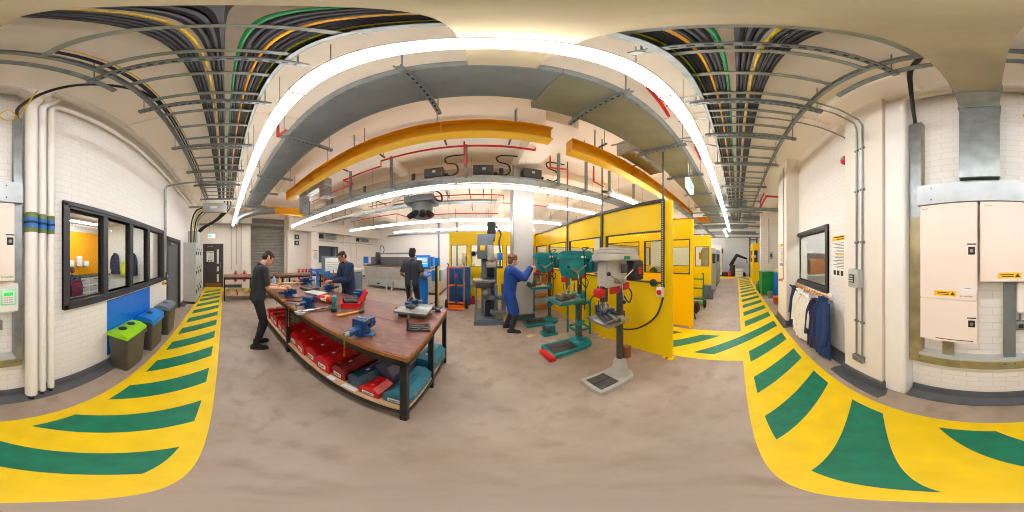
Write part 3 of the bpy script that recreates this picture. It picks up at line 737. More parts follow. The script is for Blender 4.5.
MB().b(4.2, 13.5, -.1, .1, 0, .01).b(4.2, 13.5, -.1, -.09, 0, .05).o('tray', M_galv, t, False); MB().b(5.5, 5.54, -2.7, .1, -.03, 0).b(7.4, 7.46, -2.7, .1, -.03, .02).b(10.4, 10.5, -2.7, .1, -.03, .04).o('cross_channel', M_galvd, t, False)
tubeobj('ceiling_pipe', [(5.8, -1.9, 3.38), (5.8, 1.3, 3.38)], .07, M_galv, 'thick galvanised pipe crossing the walkway beyond the red bell', 'pipe', 12)
tubeobj('ceiling_pipe', [(-5.4, -1.2, 3.35), (-5.4, 1.6, 3.35)], .035, M_galv, 'thick galvanised pipe crossing above the grey distribution cabinet', 'pipe', 12)
tubeobj('ceiling_pipe', [(-7.8, -1.2, 3.2), (-7.8, 3.0, 3.2)], .05, M_galv, 'galvanised pipe crossing high above the dark exit door', 'pipe', 12)
# a few dark hangers across the workshop ceiling
first = None
for (x, y) in ((-3.0, 2.5), (-1.9, 2.5), (-.6, 2.5), (.5, 2.5), (2.0, 2.4), (3.1, 2.4), (-2.8, 5.6), (-1.2, 5.9), (0.1, 5.9), (2.4, 5.2), (-4.0, 5.8), (-.4, 7.9), (1.8, 7.4)):
    if first is None:
        first = thing('hanger_bracket', 'thin dark channel with drop rods fixed flat to the ceiling slab', 'bracket', (x, y, 4.0), 0, 'ceiling hanger channels')
        MB().b(-.015, .015, -.35, .35, 0, .03).o('channel', M_dark, first, False)
        for s in (-.3, .3): MB().c((0, s, 0), (0, s, .56), .006, n=6).o('rod', M_dark, first)
    else: dup(first, (x, y, 4.0))

# exit signs
def exit_sign(loc, rz, lab, ztop):
    t = thing('exit_sign', lab, 'exit sign', loc, rz)
    MB().b(-.16, .16, -.03, .03, -.0, .17, .006).o('sign_body', M_exitw, t)
    MB().b(-.15, -.01, -.033, -.03, .02, .15).o('pictogram_panel', M_exit, t, False)
    f = MB().c((-.085, -.035, .12), (-.085, -.033, .12), .012, n=10).prism([(-.1, .1), (-.075, .105), (-.06, .085), (-.078, .07), (-.07, .04), (-.085, .04), (-.09, .065), (-.115, .045), (-.12, .055), (-.1, .08)], -.0355, -.0335, 'y')
    f.o('running_figure', M_white, t, False)
    MB().prism([(.04, .085), (.09, .12), (.09, .1), (.13, .1), (.13, .07), (.09, .07), (.09, .05)], -.0325, -.0305, 'y').o('arrow', M_exit, t, False)
    MB().c((-.1, 0, .17), (-.1, 0, ztop-loc[2]), .004, n=6).c((.1, 0, .17), (.1, 0, ztop-loc[2]), .004, n=6).o('hanger_rods', M_galvd, t)
    return t
exit_sign((2.3, .68, 2.66), .08, 'hanging white and green exit sign by the olive trunking', 3.3)
exit_sign((-7.6, -.6, 2.5), PI/2, 'hanging exit sign above the dark door at the left end', 3.5)
# junction box and drooping cables at left
t = thing('ceiling_junction_box', 'grey metal junction box at the left end of the cable ladder', 'junction box', (-5.3, -.2, 3.1))
MB().b(-.08, .1, -.5, .28, 0, .32, .01).o('box', M_lgrey, t); MB().b(.1, .105, -.25, -.05, .12, .2).o('label_plate', M_white, t)
for i, (m, l) in enumerate(((M_cable, 'thick black cable drooping from the ceiling into the tall grey cabinet, outermost loop'), (M_cyel, 'yellow cable drooping into the top of the tall grey cabinet'), (M_cable, 'black cable curving from the ladder into the grey cabinet top, inner loop'), (M_cgrn, 'green cable drooping into the top of the tall grey cabinet'))):
    a = .1*i
    tubeobj('drooping_cable', [(-5.3, -.55+a*.5, 3.3-a*.3), (-5.5+a*.4, -.95+a, 3.25-a*.5), (-5.7+a*.5, -1.16+a*.9, 2.9), (-5.75+a*.4, -1.2+a*.7, 2.45), (-5.75+a*.35, -1.2+a*.6, 2.12)], .026 if m is M_cable else .014, m, l, 'cable', 8, None, 6)
for i in range(3): tubeobj('drooping_cable', [(-5.35, .0+.1*i, 3.5), (-5.8, .0+.08*i, 3.35), (-6.2, -.35+.05*i, 3.05), (-6.35, -.85+.06*i, 2.8), (-6.4, -1.1+.07*i, 2.6)], .028, M_cable, 'thick black cable sagging behind the grey junction box', 'cable', 8, 'sagging cables behind the junction box', 6)
tubeobj('wall_cable', [(.67, -1.31, 3.2), (.66, -1.25, 3.4), (.57, -1.04, 3.62), (.47, -.85, 3.7), (.34, -.7, 3.7), (.2, -.5, 3.62)], .02, M_cable, 'thick black cable rising from the trunking beside the white boxing', 'cable', 8, None, 8)
tubeobj('wall_cable', [(-.405, -1.31, 3.2), (-.42, -1.3, 3.42), (-.6, -1.1, 3.66), (-.8, -.85, 3.7), (-1.1, -.6, 3.62), (-1.4, -.56, 3.6)], .018, M_cable, 'black cable arching from the trunking up to the ladder, left of the cabinets', 'cable', 8, None, 8)
tubeobj('wall_cable', [(-.40, -1.29, 3.18), (-.33, -1.28, 3.3), (-.25, -1.3, 3.2), (-.32, -1.3, 3.12), (-.42, -1.28, 3.25), (-.5, -1.1, 3.6)], .007, M_cyel, 'thin yellow green wire looped at the trunking top', 'cable', 8, None, 8)
# ================================================================== REAR WALL FITTINGS
def wall_pipe(x, y, r, top, lab):
    t = thing('white_pipe', lab, 'pipe', (x, y, 0))
    MB().tube([(0, 0, .1)]+top, r, 20).o('pipe_run', M_white, t)
    MB().c((0, 0, 0), (0, 0, .1), r*.6, r*.55, 16).o('floor_sleeve', M_rubber, t)
    b = MB().c((0, 0, 1.85), (0, 0, 2.02), r+.003, n=20).o('marking_band', mat('olive green band', '#6f7d3c', .4), t)
    MB().c((0, 0, 1.89), (0, 0, 1.975), r+.0045, n=20).o('blue_stripe', M_bright, b)
    MB().c((0, 0, 1.925), (0, 0, 1.945), r+.006, n=20).o('dark_stripe', M_navy, b)
    return t
wall_pipe(-.520, -1.285, .056, [(0, 0, 3.45), (-.05, -.0, 3.62), (.1, -.02, 3.82), (1.2, -.02, 3.86)], 'thickest white wall pipe with a blue and olive band, right of its two neighbours')
wall_pipe(-.632, -1.305, .038, [(0, 0, 3.5), (-.12, .02, 3.72), (-.2, .02, 3.9), (-6.0, .02, 3.95)], 'slim white wall pipe with a blue and olive band, between two others')
wall_pipe(-.727, -1.315, .034, [(0, 0, 3.52), (-.04, 0, 3.6), (-.12, 0, 3.64), (-5.5, 0, 3.66)], 'slim white wall pipe nearest the long window, with a blue and olive band')
tubeobj('white_pipe', [(-.7, -1.22, 3.8), (-8.2, -1.22, 3.84)], .05, M_white, 'long white pipe high along the wall above the long window, uppermost', 'pipe', 14)
tubeobj('white_pipe', [(1.0, -1.3, 3.78), (-.3, -1.3, 3.78)], .03, M_white, 'short white pipe high above the beige enclosures', 'pipe', 12)
# trunking loop round the enclosures: one assembly with parts
tr = thing('wall_trunking', 'galvanised trunking loop framing the two beige enclosures', 'trunking', (0, YW, 0))
def tb(x0, x1, z0, z1, d, m, nm='trunking_length', d0=0): return MB().b(x0, x1, d0, d, z0, z1).o(nm, m, tr, False)
tb(.61, .73, .56, 3.2, .075, M_brass); tb(-.445, -.375, .56, 3.2, .075, M_galv)
tb(.612, .728, 2.0, 3.2, .078, M_galv)
hz = tb(-.44, .63, 2.10, 2.29, .115, mat('bright galvanised trunking', '#a6abad', .35, .6, var=.08), 'top_trunking')
tb(-.445, .73, .56, .67, .078, M_brass, 'bottom_trunking'); tb(-.19, -.09, .6, 1.45, .06, M_trunk, 'riser'); tb(.33, .42, .6, .92, .06, M_brass, 'riser')
tb(-.38, .62, .672, .70, .10, M_lgrey, 'cable_shelf')
for x in (.62, .72, -.44, -.39, -.1, -.18): MB().c((x, .076, .63), (x, .084, .63), .006, n=8).o('fixing_screw', M_dark, tr)
for x, z in ((.5, 2.14), (.5, 2.25), (-.3, 2.14), (-.3, 2.25)): MB().c((x, .113, z), (x, .12, z), .006, n=8).o('fixing_screw', M_dark, tr)
# beige enclosures
def enclosure(loc, lab, w, doors, z0, z1):
    t = thing('electrical_enclosure', lab, 'electrical cabinet', loc)
    MB().b(0, w, 0, .17, z0, z1, .004).o('casing', M_beige, t, False)
    for (a, b, fx, st, lg) in doors:
        d = MB().b(.004, w-.004, .17, .188, a+.005, b-.005, .004).o('door', M_beige, t, False)
        if fx: 
            MB().b(w*fx-.026, w*fx+.026, .188, .192, a+(b-a)*.5-.03, a+(b-a)*.5+.03).o('lock_plate', M_black, d, False)
            MB().c((w*fx, .192, a+(b-a)*.5), (w*fx, .2, a+(b-a)*.5), .013, n=12).o('lock', M_steel, d)
            MB().b(w*fx-.035, w*fx+.035, .188, .1885, a+(b-a)*.5+.045, a+(b-a)*.5+.055).o('printed_line', M_ink, d, False)
        if st:
            MB().b(st, st+.18, .188, .1895, a+.03, a+.075).o('warning_label', M_sticker, d, False)
            MB().prism([(st+.01, a+.04), (st+.03, a+.068), (st+.05, a+.04)], .1895, .190, 'y').b(st+.06, st+.16, .1895, .190, a+.055, a+.062).b(st+.06, st+.15, .1895, .190, a+.042, a+.048).o('label_print', M_ink, d, False)
        if lg: 
            o = text('maker_lettering', 'Schneider', .026, (lg, .1885, a+.03), (PI/2, 0, PI), M_green, d, align='LEFT')
    t.scale = (1, .84, 1); return t
# local x runs from -X side to +X side; seen from the room +X is on the left
e1 = enclosure((.115, YW, 0), 'taller beige electrical enclosure with two doors and yellow warning label', .47, [(1.3, 2.08, .09, .16, .135), (.91, 1.3, .09, 0, 0)], .91, 2.08)
MB().b(.02, .13, .188, .1895, 1.36, 1.42).o('white_label', M_paper, e1, False); MB().b(.05, .1, .1895, .19, 1.40, 1.405).o('red_print', M_red, e1, False)
MB().b(.03, .33, .188, .1885, .935, .943).o('printed_line', M_ink, e1, False)
text('maker_lettering', 'Schneider', .014, (.45, .1885, 2.04), (PI/2, 0, PI), M_green, e1)
e2 = enclosure((-.36, YW, 0), 'shorter beige electrical enclosure with one door above the alarm keypad', .455, [(1.45, 2.08, .09, .14, .115)], 1.45, 2.08)
text('maker_lettering', 'Schneider', .014, (.42, .1885, 2.04), (PI/2, 0, PI), M_green, e2)
t = thing('alarm_panel', 'white rounded alarm box with green lit keypad under the shorter enclosure', 'alarm panel', (-.31, YW, 1.30))
t.scale = (.95, .8, .95)
MB().b(-.12, .12, 0, .10, -.15, .14, .03, 4).o('housing', M_white, t)
k = MB().b(-.085, .055, .10, .106, -.07, .075, .01, 3).o('keypad_surround', mat('pale green keypad surround', '#9be8c0', .4), t)
MB().b(-.068, .038, .106, .109, -.055, .06, .004).o('keypad', M_white, k); MB().b(-.055, .025, .109, .111, .02, .05).o('display', M_lcd, k, False)
kk = MB()
for i in range(4):
    for j in range(3): kk.b(-.055+i*.022, -.04+i*.022, .109, .112, -.045+j*.02, -.033+j*.02, .002, 1)
kk.o('keys', M_lgrey, k, False)
t = thing('socket_outlet', 'grey metal clad socket below the alarm keypad', 'socket', (-.235, YW, 1.03))
MB().b(-.05, .05, 0, .05, -.045, .045, .008).o('metal_box', M_galvd, t); MB().b(-.02, .02, .05, .056, -.02, .02, .004).o('rocker', M_black, t); MB().c((0, .02, .045), (0, .02, .4), .01, n=10).o('conduit_stub', M_galv, t)
# conduits by the red bell
def conduit(name, pts, lab, boxz=None, clips=(), r=.011):
    t = thing(name, lab, 'conduit', pts[0])
    c = Vector(pts[0]); MB().tube([Vector(p)-c for p in pts], r, 10).o('tube', M_galv, t)
    for z in clips: MB().b(-.03, .03, -.012, .012, z-c.z-.012, z-c.z+.012, .003).o('saddle', M_galvd, t)
    return t
YP = -1.205
conduit('steel_conduit', [(1.33, YP, .42), (1.33, YP, 3.42), (1.31, YP+.05, 3.5), (1.3, -.9, 3.53), (1.3, .6, 3.53)], 'galvanised conduit on the pier, farther from the white boxing, bending to the ladder', clips=(.9, 1.8, 2.4, 3.0))
conduit('steel_conduit', [(1.24, YP, .42), (1.24, YP, 3.44), (1.24, YP+.05, 3.52), (1.23, -.9, 3.56), (1.23, .6, 3.56)], 'galvanised conduit on the pier, nearer the white boxing, bending to the ladder', clips=(.9, 1.8, 2.4, 3.0))
conduit('steel_conduit', [(1.66, -1.34, 3.15), (1.66, -1.34, 3.42), (1.64, -1.28, 3.5), (1.62, -.9, 3.52), (1.62, .6, 3.52)], 'short galvanised conduit feeding the red bell')
conduit('steel_conduit', [(-3.53, YW+.025, 1.15), (-3.53, YW+.025, 3.28), (-3.53, YW+.08, 3.36), (-3.5, -.9, 3.38), (-3.5, .5, 3.38)], 'galvanised conduit beside the long window end, bending out to the ladder', clips=(1.4, 2.3, 3.0), r=.018)
conduit('steel_conduit', [(-3.62, YW+.025, 1.15), (-3.62, YW+.025, 3.34), (-3.62, YW+.08, 3.42), (-3.6, -.9, 3.44), (-3.6, .5, 3.44)], 'galvanised conduit nearer the grey side door, bending out to the ladder', clips=(1.4, 2.3, 3.0))
conduit('steel_conduit', [(3.6, -1.06, 1.1), (3.6, -1.06, 3.9)], 'thin white grey conduit on the second pier with a call point below', r=.01)
conduit('steel_conduit', [(7.98, -1.6, 1.3), (7.98, -1.6, 3.6)], 'dark conduit on the far white pier above the blue bin', r=.02)
t = thing('socket_outlet', 'metal double socket at the foot of the pier conduits', 'socket', (1.285, YP-.015, .38)); MB().b(-.08, .08, 0, .05, -.045, .045, .008).o('metal_box', M_galvd, t)
for s in (-.04, .04): MB().b(s-.02, s+.02, .05, .055, -.02, .02, .004).o('socket_face', M_steel, t)
t = thing('isolator_switch', 'grey isolator box with dark window on the pier conduits', 'switch', (1.31, YP-.015, 1.41)); MB().b(-.08, .08, 0, .09, -.1, .1, .012).o('case', M_lgrey, t); MB().b(-.03, .05, .09, .1, -.045, .045, .006).o('dark_window', M_dark, t)
for z in (-.025, 0, .025): MB().b(-.02, .04, .1, .104, z-.006, z+.006).o('rocker', M_lgrey, t)
t = thing('fire_bell', 'red round fire bell on the wall under its conduit', 'fire bell', (1.66, YW, 3.06))
MB().c((0, 0, 0), (0, .04, 0), .05).o('back_plate', M_redp, t); MB().lathe([(.0, .12), (.05, .115), (.075, .09), (.078, .05), (.06, .04)], M=Matrix.Rotation(-PI/2, 4, 'X'), n=24).o('gong', M_redp, t); MB().c((0, .1, 0), (0, .14, 0), .03, .02).o('centre_cap', M_lgrey, t)
def call_point(loc, rz, lab):
    t = thing('stop_button', lab, 'stop button', loc, rz); MB().b(-.035, .035, 0, .05, -.035, .035, .006).o('box', M_sticker, t); MB().c((0, .05, 0), (0, .065, 0), .012).c((0, .065, 0), (0, .08, 0), .024).o('button', M_red, t)
call_point((-3.47, YW, 1.02), 0, 'yellow stop button box under the corner of the long window')
call_point((3.75, -1.08, 1.08), 0, 'yellow call point low on the second pier')
t = thing('wall_socket', 'black switch box beside the conduit at the long window', 'socket', (-3.58, YW, 1.18)); MB().b(-.05, .05, 0, .07, -.09, .09, .01).o('case', M_dark, t); MB().b(-.02, .02, .07, .08, -.03, .03).o('rocker', M_lgrey, t)
# notices
def notice(loc, rz, w, h, lab, rows=16, head=M_sticker, icons=True):
    t = thing('wall_notice', lab, 'notice', loc, rz)
    MB().b(-w/2, w/2, 0, .004, 0, h).o('sheet', M_paper, t, False)
    MB().b(-w/2+.01, w/2-.01, .004, .005, h-.09, h-.015).o('heading_band', head, t, False)
    MB().b(-w/2+.03, w/2-.06, .005, .0055, h-.045, h-.03).b(-w/2+.03, w/2-.12, .005, .0055, h-.075, h-.062).o('heading_print', M_ink, t, False)
    mb = MB(); z = h-.12; k = 0
    while z > (.13 if icons else .04):
        mb.b(-w/2+.025, w/2-.025-.05*((k*7) % 3), .004, .0048, z-.006, z); z -= .021; k += 1
    mb.o('printed_lines', M_ink, t, False)
    MB().b(-w/2+.02, w/2-.1, .0045, .0052, h*.52, h*.52+.02).o('accent_band', head, t, False)
    if icons:
        mb = MB()
        for i in (-1, 0, 1): mb.b(i*.09-.03, i*.09+.03, .004, .005, .03, .1)
        mb.o('icon_row', M_ink, t, False)
    return t
notice((1.91, YW, 1.34), 0, .32, .62, 'printed notice with yellow heading between the single window and the pier')
notice((3.0+.83, YW+.3, 1.38), 0, .3, .58, 'printed notice with yellow heading on the second pier')
notice((XL+.01, -.75, 1.35), -PI/2, .38, .55, 'yellow headed notice on the dark exit door')
notice((-8.05, 5.0, 1.4), -PI/2, .38, .62, 'yellow headed notice on the far pier by the dark window', icons=False)
# coat rail and coats
t = thing('coat_rail', 'long white coat board with orange hooks under the single window', 'coat rail', (2.78, YW, 1.0))
MB().b(-.72, .72, 0, .02, -.05, .06).o('backboard', M_white, t, False)
for i in range(14):
    x = -.66+i*.1; MB().c((x, .02, .0), (x, .07, .01), .008).e((x, .075, .015), (.02, .02, .02)).e((x, .045, -.03), (.014, .02, .014)).o('hook', mat('orange hook plastic', '#f2a22c', .4), t)
hung_coat(3.42, YW+.08, .99, 'dark blue work coat with bright blue collar, farthest along the rail', M_navy, 0, .9)
hung_coat(3.2, YW+.08, .97, 'mid blue coat hanging behind the white ones', M_mid, .1, .8)
hung_coat(2.98, YW+.09, .99, 'off white work coat, left of the two white ones', M_wcoat, 0, .98)
hung_coat(2.70, YW+.13, .97, 'off white work coat nearer the window centre, its hem turned out', M_wcoat, .2, .95)
hung_coat(2.31, YW+.08, .95, 'dark navy coat between the white coats and the nearest blue coat', M_navyd, .1, .96)
hung_coat(2.06, YW+.09, 1.03, 'mid navy buttoned coat nearest the pier', M_mid, -.15, 1.02)
# recycling bins and blue panel
t = tag(MB().b(-.605, .605, 0, .008, 0, .86).o('blue_wall_panel', mat('glossy blue panel', '#0f72d6', .12, coat=.5, var=.02), None, False), 'glossy blue panel on the wall behind the recycling bins', 'wall panel', None, (-2.175, YW, .2))
def bin_(x, y, lab, lid, kind):
    t = thing('recycling_bin', lab, 'bin', (x, y, 0), .02); t.scale = (1.02, 1.05, .95)
    mb = MB(); n = 0
    def ring(w, d, z, r=.03): return [(w*sx+r*cx-r*sx*0, d*sy+0, z) for sx, sy, cx in ()]
    prof = [(.19, .11, 0), (.20, .115, .02), (.235, .14, .58), (.245, .145, .60), (.245, .145, .62)]
    pts = []
    for w, d, z in prof:
        r = .035; row = []
        for cx, cy, a0 in ((w-r, d-r, 0), (-(w-r), d-r, PI/2), (-(w-r), -(d-r), PI), (w-r, -(d-r), 1.5*PI)):
            for k in range(5): a = a0+PI/2*k/4; row.append(mb.bm.verts.new((cx+r*math.cos(a), cy+r*math.sin(a), z)))
        pts.append(row)
    for a, b in zip(pts, pts[1:]):
        m = len(a)
        for k in range(m): mb.bm.faces.new((a[k], a[(k+1) % m], b[(k+1) % m], b[k]))
    mb.bm.faces.new(pts[0][::-1]); mb.bm.faces.new(pts[-1])
    mb.o('bin_body', M_gbin, t)
    L = MB().b(-.25, .25, -.15, .15, .61, .635, .01)
    L.prism([(-.15, .635), (.15, .635), (.14, .66), (.05, .70), (-.08, .70), (-.145, .66)], -.24, .24, 'x')
    ld = L.o('lid', lid, t)
    for sx in (-.1, .1) if kind == 2 else (-.0,):
        MB().c((sx, -.01, .70), (sx, -.01, .704), .055 if kind else .05, n=20).o('lid_opening', M_black, ld)
    MB().b(-.245, .245, .14, .155, .55, .6, .004).o('front_lip', lid if kind == 1 else M_gbin, t)
    return t
bin_(-1.78, -1.2, 'recycling bin with lime green lid, nearest of the three', M_lime, 2)
bin_(-2.44, -1.2, 'recycling bin with bright blue lid, in the middle of the three', M_bluel, 1)
bin_(-3.12, -1.18, 'recycling bin with slate grey lid, beside the side door', M_greyl, 0)
# tall grey distribution cabinet at the left end
t = thing('distribution_cabinet', 'tall pale grey distribution cabinet on the walkway before the exit door', 'electrical cabinet', (-6.05, -1.18, 0))
MB().b(-.7, .72, -.2, .22, .08, 2.1, .008).o('casing', M_lgrey, t, False); MB().b(-.69, .71, -.18, .2, 0, .08).o('plinth', M_dark, t, False)
for a, b in ((-.68, -.22), (-.2, .24), (.26, .70)):
    for z0, z1 in ((.12, .75), (.78, 1.4), (1.43, 2.05)):
        d = MB().b(a, b, .22, .235, z0, z1, .004).o('door', M_lgrey, t, False); MB().b(b-.06, b-.03, .235, .26, (z0+z1)/2-.06, (z0+z1)/2+.06, .005).o('handle', M_black, d, False)
        MB().b(a+.1, a+.25, .235, .238, z1-.2, z1-.12).o('instrument', M_dark, d, False)
for z in (.2, .8, 1.4, 2.0): MB().c((.715, -.17, z), (.725, -.17, z), .008, n=8).c((.715, .19, z), (.725, .19, z), .008, n=8).o('panel_fixing', M_dark, t)
t = thing('cable_chamber', 'pale grey top chamber standing on the distribution cabinet', 'electrical box', (-6.3, -1.18, 2.1)); MB().b(-.4, .3, -.18, .18, 0, .5, .006).o('casing', M_lgrey, t, False); MB().b(-.3, .2, .18, .19, .05, .45, .004).o('cover', M_lgrey, t, False)
# wall beyond the workbench: extinguishers, call points, piping
def extinguisher(loc, lab):
    t = thing('fire_extinguisher', lab, 'fire extinguisher', loc)
    MB().lathe([(.05, 0), (.075, .02), (.075, .42), (.06, .47), (.025, .5), (.025, .53)], n=20).o('cylinder', M_red, t)
    MB().b(-.02, .02, -.07, .04, .53, .56, .005).o('valve', M_black, t); MB().tube(smooth_path([(0, .03, .54), (.06, .08, .5), (.09, .07, .3), (.085, .05, .15)], 5), .012).o('hose', M_black, t)
    MB().b(.03, .077, -.05, .05, .2, .34, .004).o('label', M_paper, t)
    return t
e = extinguisher((-8.2, .55, .35), 'red extinguisher on the wall between the exit door and the shutter, nearer the door')
extinguisher((-8.2, 1.0, .35), 'red extinguisher on the wall next to the roller shutter edge')
for i, y in enumerate((.35, .62, .9, 1.15)): conduit('steel_conduit', [(XL+.02, y, .9+.3*i), (XL+.02, y, 4.05)], ('thin vertical conduit right of the exit door', 'second vertical conduit right of the exit door', 'third vertical conduit right of the exit door', 'vertical conduit close to the shutter')[i], r=.015)
for i in range(4): extinguisher((-7.9, 3.9+.22*i, .37), 'red cylinder standing in the row on the far bench ledge by the red riser')['group'] = 'red cylinders by the red riser'
t = thing('wall_ledge', 'low pale ledge carrying the red cylinders by the red riser', 'ledge', (-7.95, 4.1, 0)); MB().b(-.2, .2, -.5, .8, .31, .37).o('top', M_ply, t, False)
for y in (-.45, .55): MB().b(-.15, .15, y-.02, y+.02, 0, .31).o('leg', M_dark, t, False)
for (y, z, lab) in ((4.0, 2.75, 'grey control box high on the wall right of the red riser'), (4.0, 2.4, 'smaller grey control box below another, right of the red riser')):
    t = thing('control_box', lab, 'control box', (XL, y, z)); MB().b(0, .12, -.14, .14, -.12, .12, .01).o('case', M_dark, t); MB().b(.12, .13, -.06, .06, -.05, .05).o('cover', M_lgrey, t)
for (y, z, lab) in ((6.3, 2.85, 'grey wall heater above the dark far window'), (9.6, 2.85, 'grey wall heater nearer the back corner')):
    t = thing('wall_heater', lab, 'heater', (XL, y, z)); MB().b(0, .25, -.5, .5, -.12, .16, .02).o('case', M_lgrey, t)
    mb = MB()
    for k in range(6): mb.b(.25, .26, -.4, .45, -.09+k*.04, -.07+k*.04)
    mb.o('grille', M_dark, t, False); MB().b(.02, .15, -.75, -.55, -.1, .14, .02).o('valve', M_black, t)
tubeobj('wall_conduit', [(XL+.03, 5.4, 2.6), (XL+.03, 10.9, 2.6)], .015, M_galvd, 'long thin conduit along the far wall under the heaters', 'conduit')
for i, (y, lab) in enumerate(((7.6, 'white boxed pipe riser right of the far window'), (8.3, 'white boxed pipe riser in the middle of the far wall'), (8.9, 'white boxed pipe riser left of the farther heater'))):
    tag(MB().c((0, 0, 0), (0, 0, 4.3), .05, n=12).o('white_riser', M_white), lab, 'pipe', None, (XL+.08, y, 0))
for x, lab in ((-2.9, 'grey vertical post on the back wall behind the cutting machine'), (-1.6, 'grey vertical post on the back wall left of the yellow screens')):
    t = thing('wall_post', lab, 'post', (x, YB-.06, 0)); MB().b(-.05, .05, -.04, .04, 0, 4.3).o('channel', M_galvd, t, False)
tag(MB().b(-7, 6, -.06, .06, -.1, .0).o('wall_trunking', M_galv, None, False), 'silver trunking along the back wall above the machines', 'trunking', None, (0, YB-.08, 3.3))
# ---- recess bins and far end
t = thing('wheelie_bin', 'green wheelie bin in the recess past the second pier', 'bin', (6.85, -1.25, 0), .1)
MB().prism([(-.24, .08), (.2, .06), (.28, .95), (-.28, .95)], -.24, .24, 'y').o('bin_body', M_wgreen, t, False); MB().b(-.31, .32, -.28, .28, .95, 1.0, .02).o('lid', M_wgreen, t)
for s in (-.24, .24): MB().c((.2, s-.02, .1), (.2, s+.02, .1), .1).o('wheel', M_rubber, t)
MB().c((.34, -.24, .93), (.34, .24, .93), .015).o('handle', M_wgreen, t)
t = thing('blue_drum', 'blue bin with clutter on top behind the green wheelie bin', 'bin', (6.6, -1.8, 0)); MB().b(-.25, .25, -.28, .28, 0, .9, .03).o('bin_body', M_bright, t); MB().b(-.27, .27, -.3, .3, .9, .95, .02).o('lid', M_bright, t)
t = thing('cleaning_cloth', 'crumpled yellow and white cloth on the blue bin', 'cloth', (6.6, -1.75, .95)); MB().e((0, 0, .05), (.16, .12, .06)).e((.08, .05, .1), (.1, .1, .07)).o('cloth_body', mat('pale yellow cloth', '#e6d37a', .8, bump=.3), t)
t = thing('metal_bucket', 'small galvanised bucket in front of the green wheelie bin', 'bucket', (6.15, -1.3, 0)); MB().lathe([(.1, 0), (.13, .24), (.14, .25)], n=20).o('pail', M_galvd, t); MB().tube(arc((-.13, 0, .24), (.13, 0, .24), (0, .06, -.1)), .005).o('bail_handle', M_steel, t)
t = thing('plastic_bucket', 'terracotta bucket on the floor by the second pier', 'bucket', (5.3, -1.35, 0)); MB().lathe([(.11, 0), (.15, .22), (.16, .24)], n=20).o('pail', mat('terracotta', '#b5592f', .6), t); MB().c((0, 0, .24), (0, 0, .26), .15).o('rim', M_orange, t)
t = thing('green_canister', 'small green canister left of the green wheelie bin', 'canister', (7.7, -1.05, 0)); MB().lathe([(.11, 0), (.12, .3), (.05, .36), (.03, .42)], n=20).o('canister_body', M_wgreen, t); MB().c((0, 0, .42), (0, 0, .46), .035).o('cap', M_black, t)
t = thing('wall_box', 'small box fixed to the far white pier above the blue bin', 'wall box', (7.95, -1.7, 1.5)); MB().b(-.08, .05, -.1, .1, 0, .35, .01).o('case', M_lgrey, t); MB().b(-.09, -.08, -.05, .05, .1, .25).o('cover', M_dark, t)
def booth(loc, lab, w, d, h=2.45):
    t = thing('yellow_booth', lab, 'booth', loc)
    MB().b(0, .06, -d, 0, 0, 1.25).b(0, .06, -d, 0, 2.0, h).b(0, .06, -d, -d+.1, 1.25, 2.0).b(0, .06, -.1, 0, 1.25, 2.0).o('end_panel', M_yel, t, False)
    MB().b(0.06, w, -.06, 0, 0, 1.25).b(0.06, w, -.06, 0, 2.0, h).b(.06, .2, -.06, 0, 1.25, 2.0).b(w-.1, w, -.06, 0, 1.25, 2.0).o('side_panel', M_yel, t, False)
    MB().b(.02, .03, -d+.1, -.1, 1.25, 2.0).o('pane', M_glass, t, False)
    return t
booth((10.1, -1.0, 0), 'yellow glazed booth far along the walkway on the recess side', 1.6, 1.3)
t = thing('storage_rack', 'stack of dark racking beside the far yellow booth', 'rack', (12.6, -1.3, 0))
for s in (-.3, .3): MB().b(s-.03, s+.03, -.3, -.24, 0, 3.1).b(s-.03, s+.03, .24, .3, 0, 3.1).o('upright', M_cast, t, False)
for z in (.5, 1.1, 1.7, 2.3, 2.9): MB().b(-.35, .35, -.3, .3, z, z+.05).o('shelf', M_wood, t, False)
for i, (z, m, l) in enumerate(((.55, M_cast, 'dark crate on the lowest rack shelf at the far end'), (1.15, M_wood, 'brown crate on the second rack shelf at the far end'), (1.75, M_dark, 'black crate on the third rack shelf at the far end'))):
    t = thing('storage_crate', l, 'crate', (12.6, -1.3, z)); MB().b(-.28, .28, -.25, .25, 0, .35, .02).o('crate_body', m, t); MB().b(-.3, .3, -.27, .27, .35, .38, .008).o('rim', m, t)
# far machines
def machine(loc, lab, w, d, h, m, scr=False):
    t = thing('machine_cabinet', lab, 'machine', loc)
    MB().b(-w/2, w/2, -d/2, d/2, .1, h, .02).o('casing', m, t); MB().b(-w/2+.03, w/2-.03, -d/2+.03, d/2-.03, 0, .1).o('plinth', M_dark, t, False)
    MB().b(-w/2-.01, -w/2+.001, -d/2+.1, d/2-.1, .3, h-.5, .004).o('door', M_lgrey, t); MB().b(-w/2+.1, w/2-.1, -d/2-.01, -d/2, h*.45, h-.15, .004).o('front_door', M_lgrey, t)
    a = MB().b(-w/2-.08, -w/2+.1, -d/2-.12, -d/2, h-.65, h-.25, .01).o('control_panel', M_dark, t)
    MB().b(-w/2+.0, -w/2+.05, -d/2-.125, -d/2-.12, h-.6, h-.4).o('panel_screen', M_screen if scr else M_lgrey, a, False)
    return t
machine((7.2, 1.2, 0), 'tall grey machine cabinet just past the yellow screens', 1.2, .45, 2.0, M_lgrey)
machine((9.6, 1.5, 0), 'tall blue grey machine cabinet with a lit panel, beyond the first grey one', 1.6, .9, 2.0, mat('blue grey enamel', '#8fa3b0', .4, var=.05), True)
machine((13.6, 1.6, 0), 'white machine cabinet at the far end of the walkway', .9, .8, 2.5, M_white)
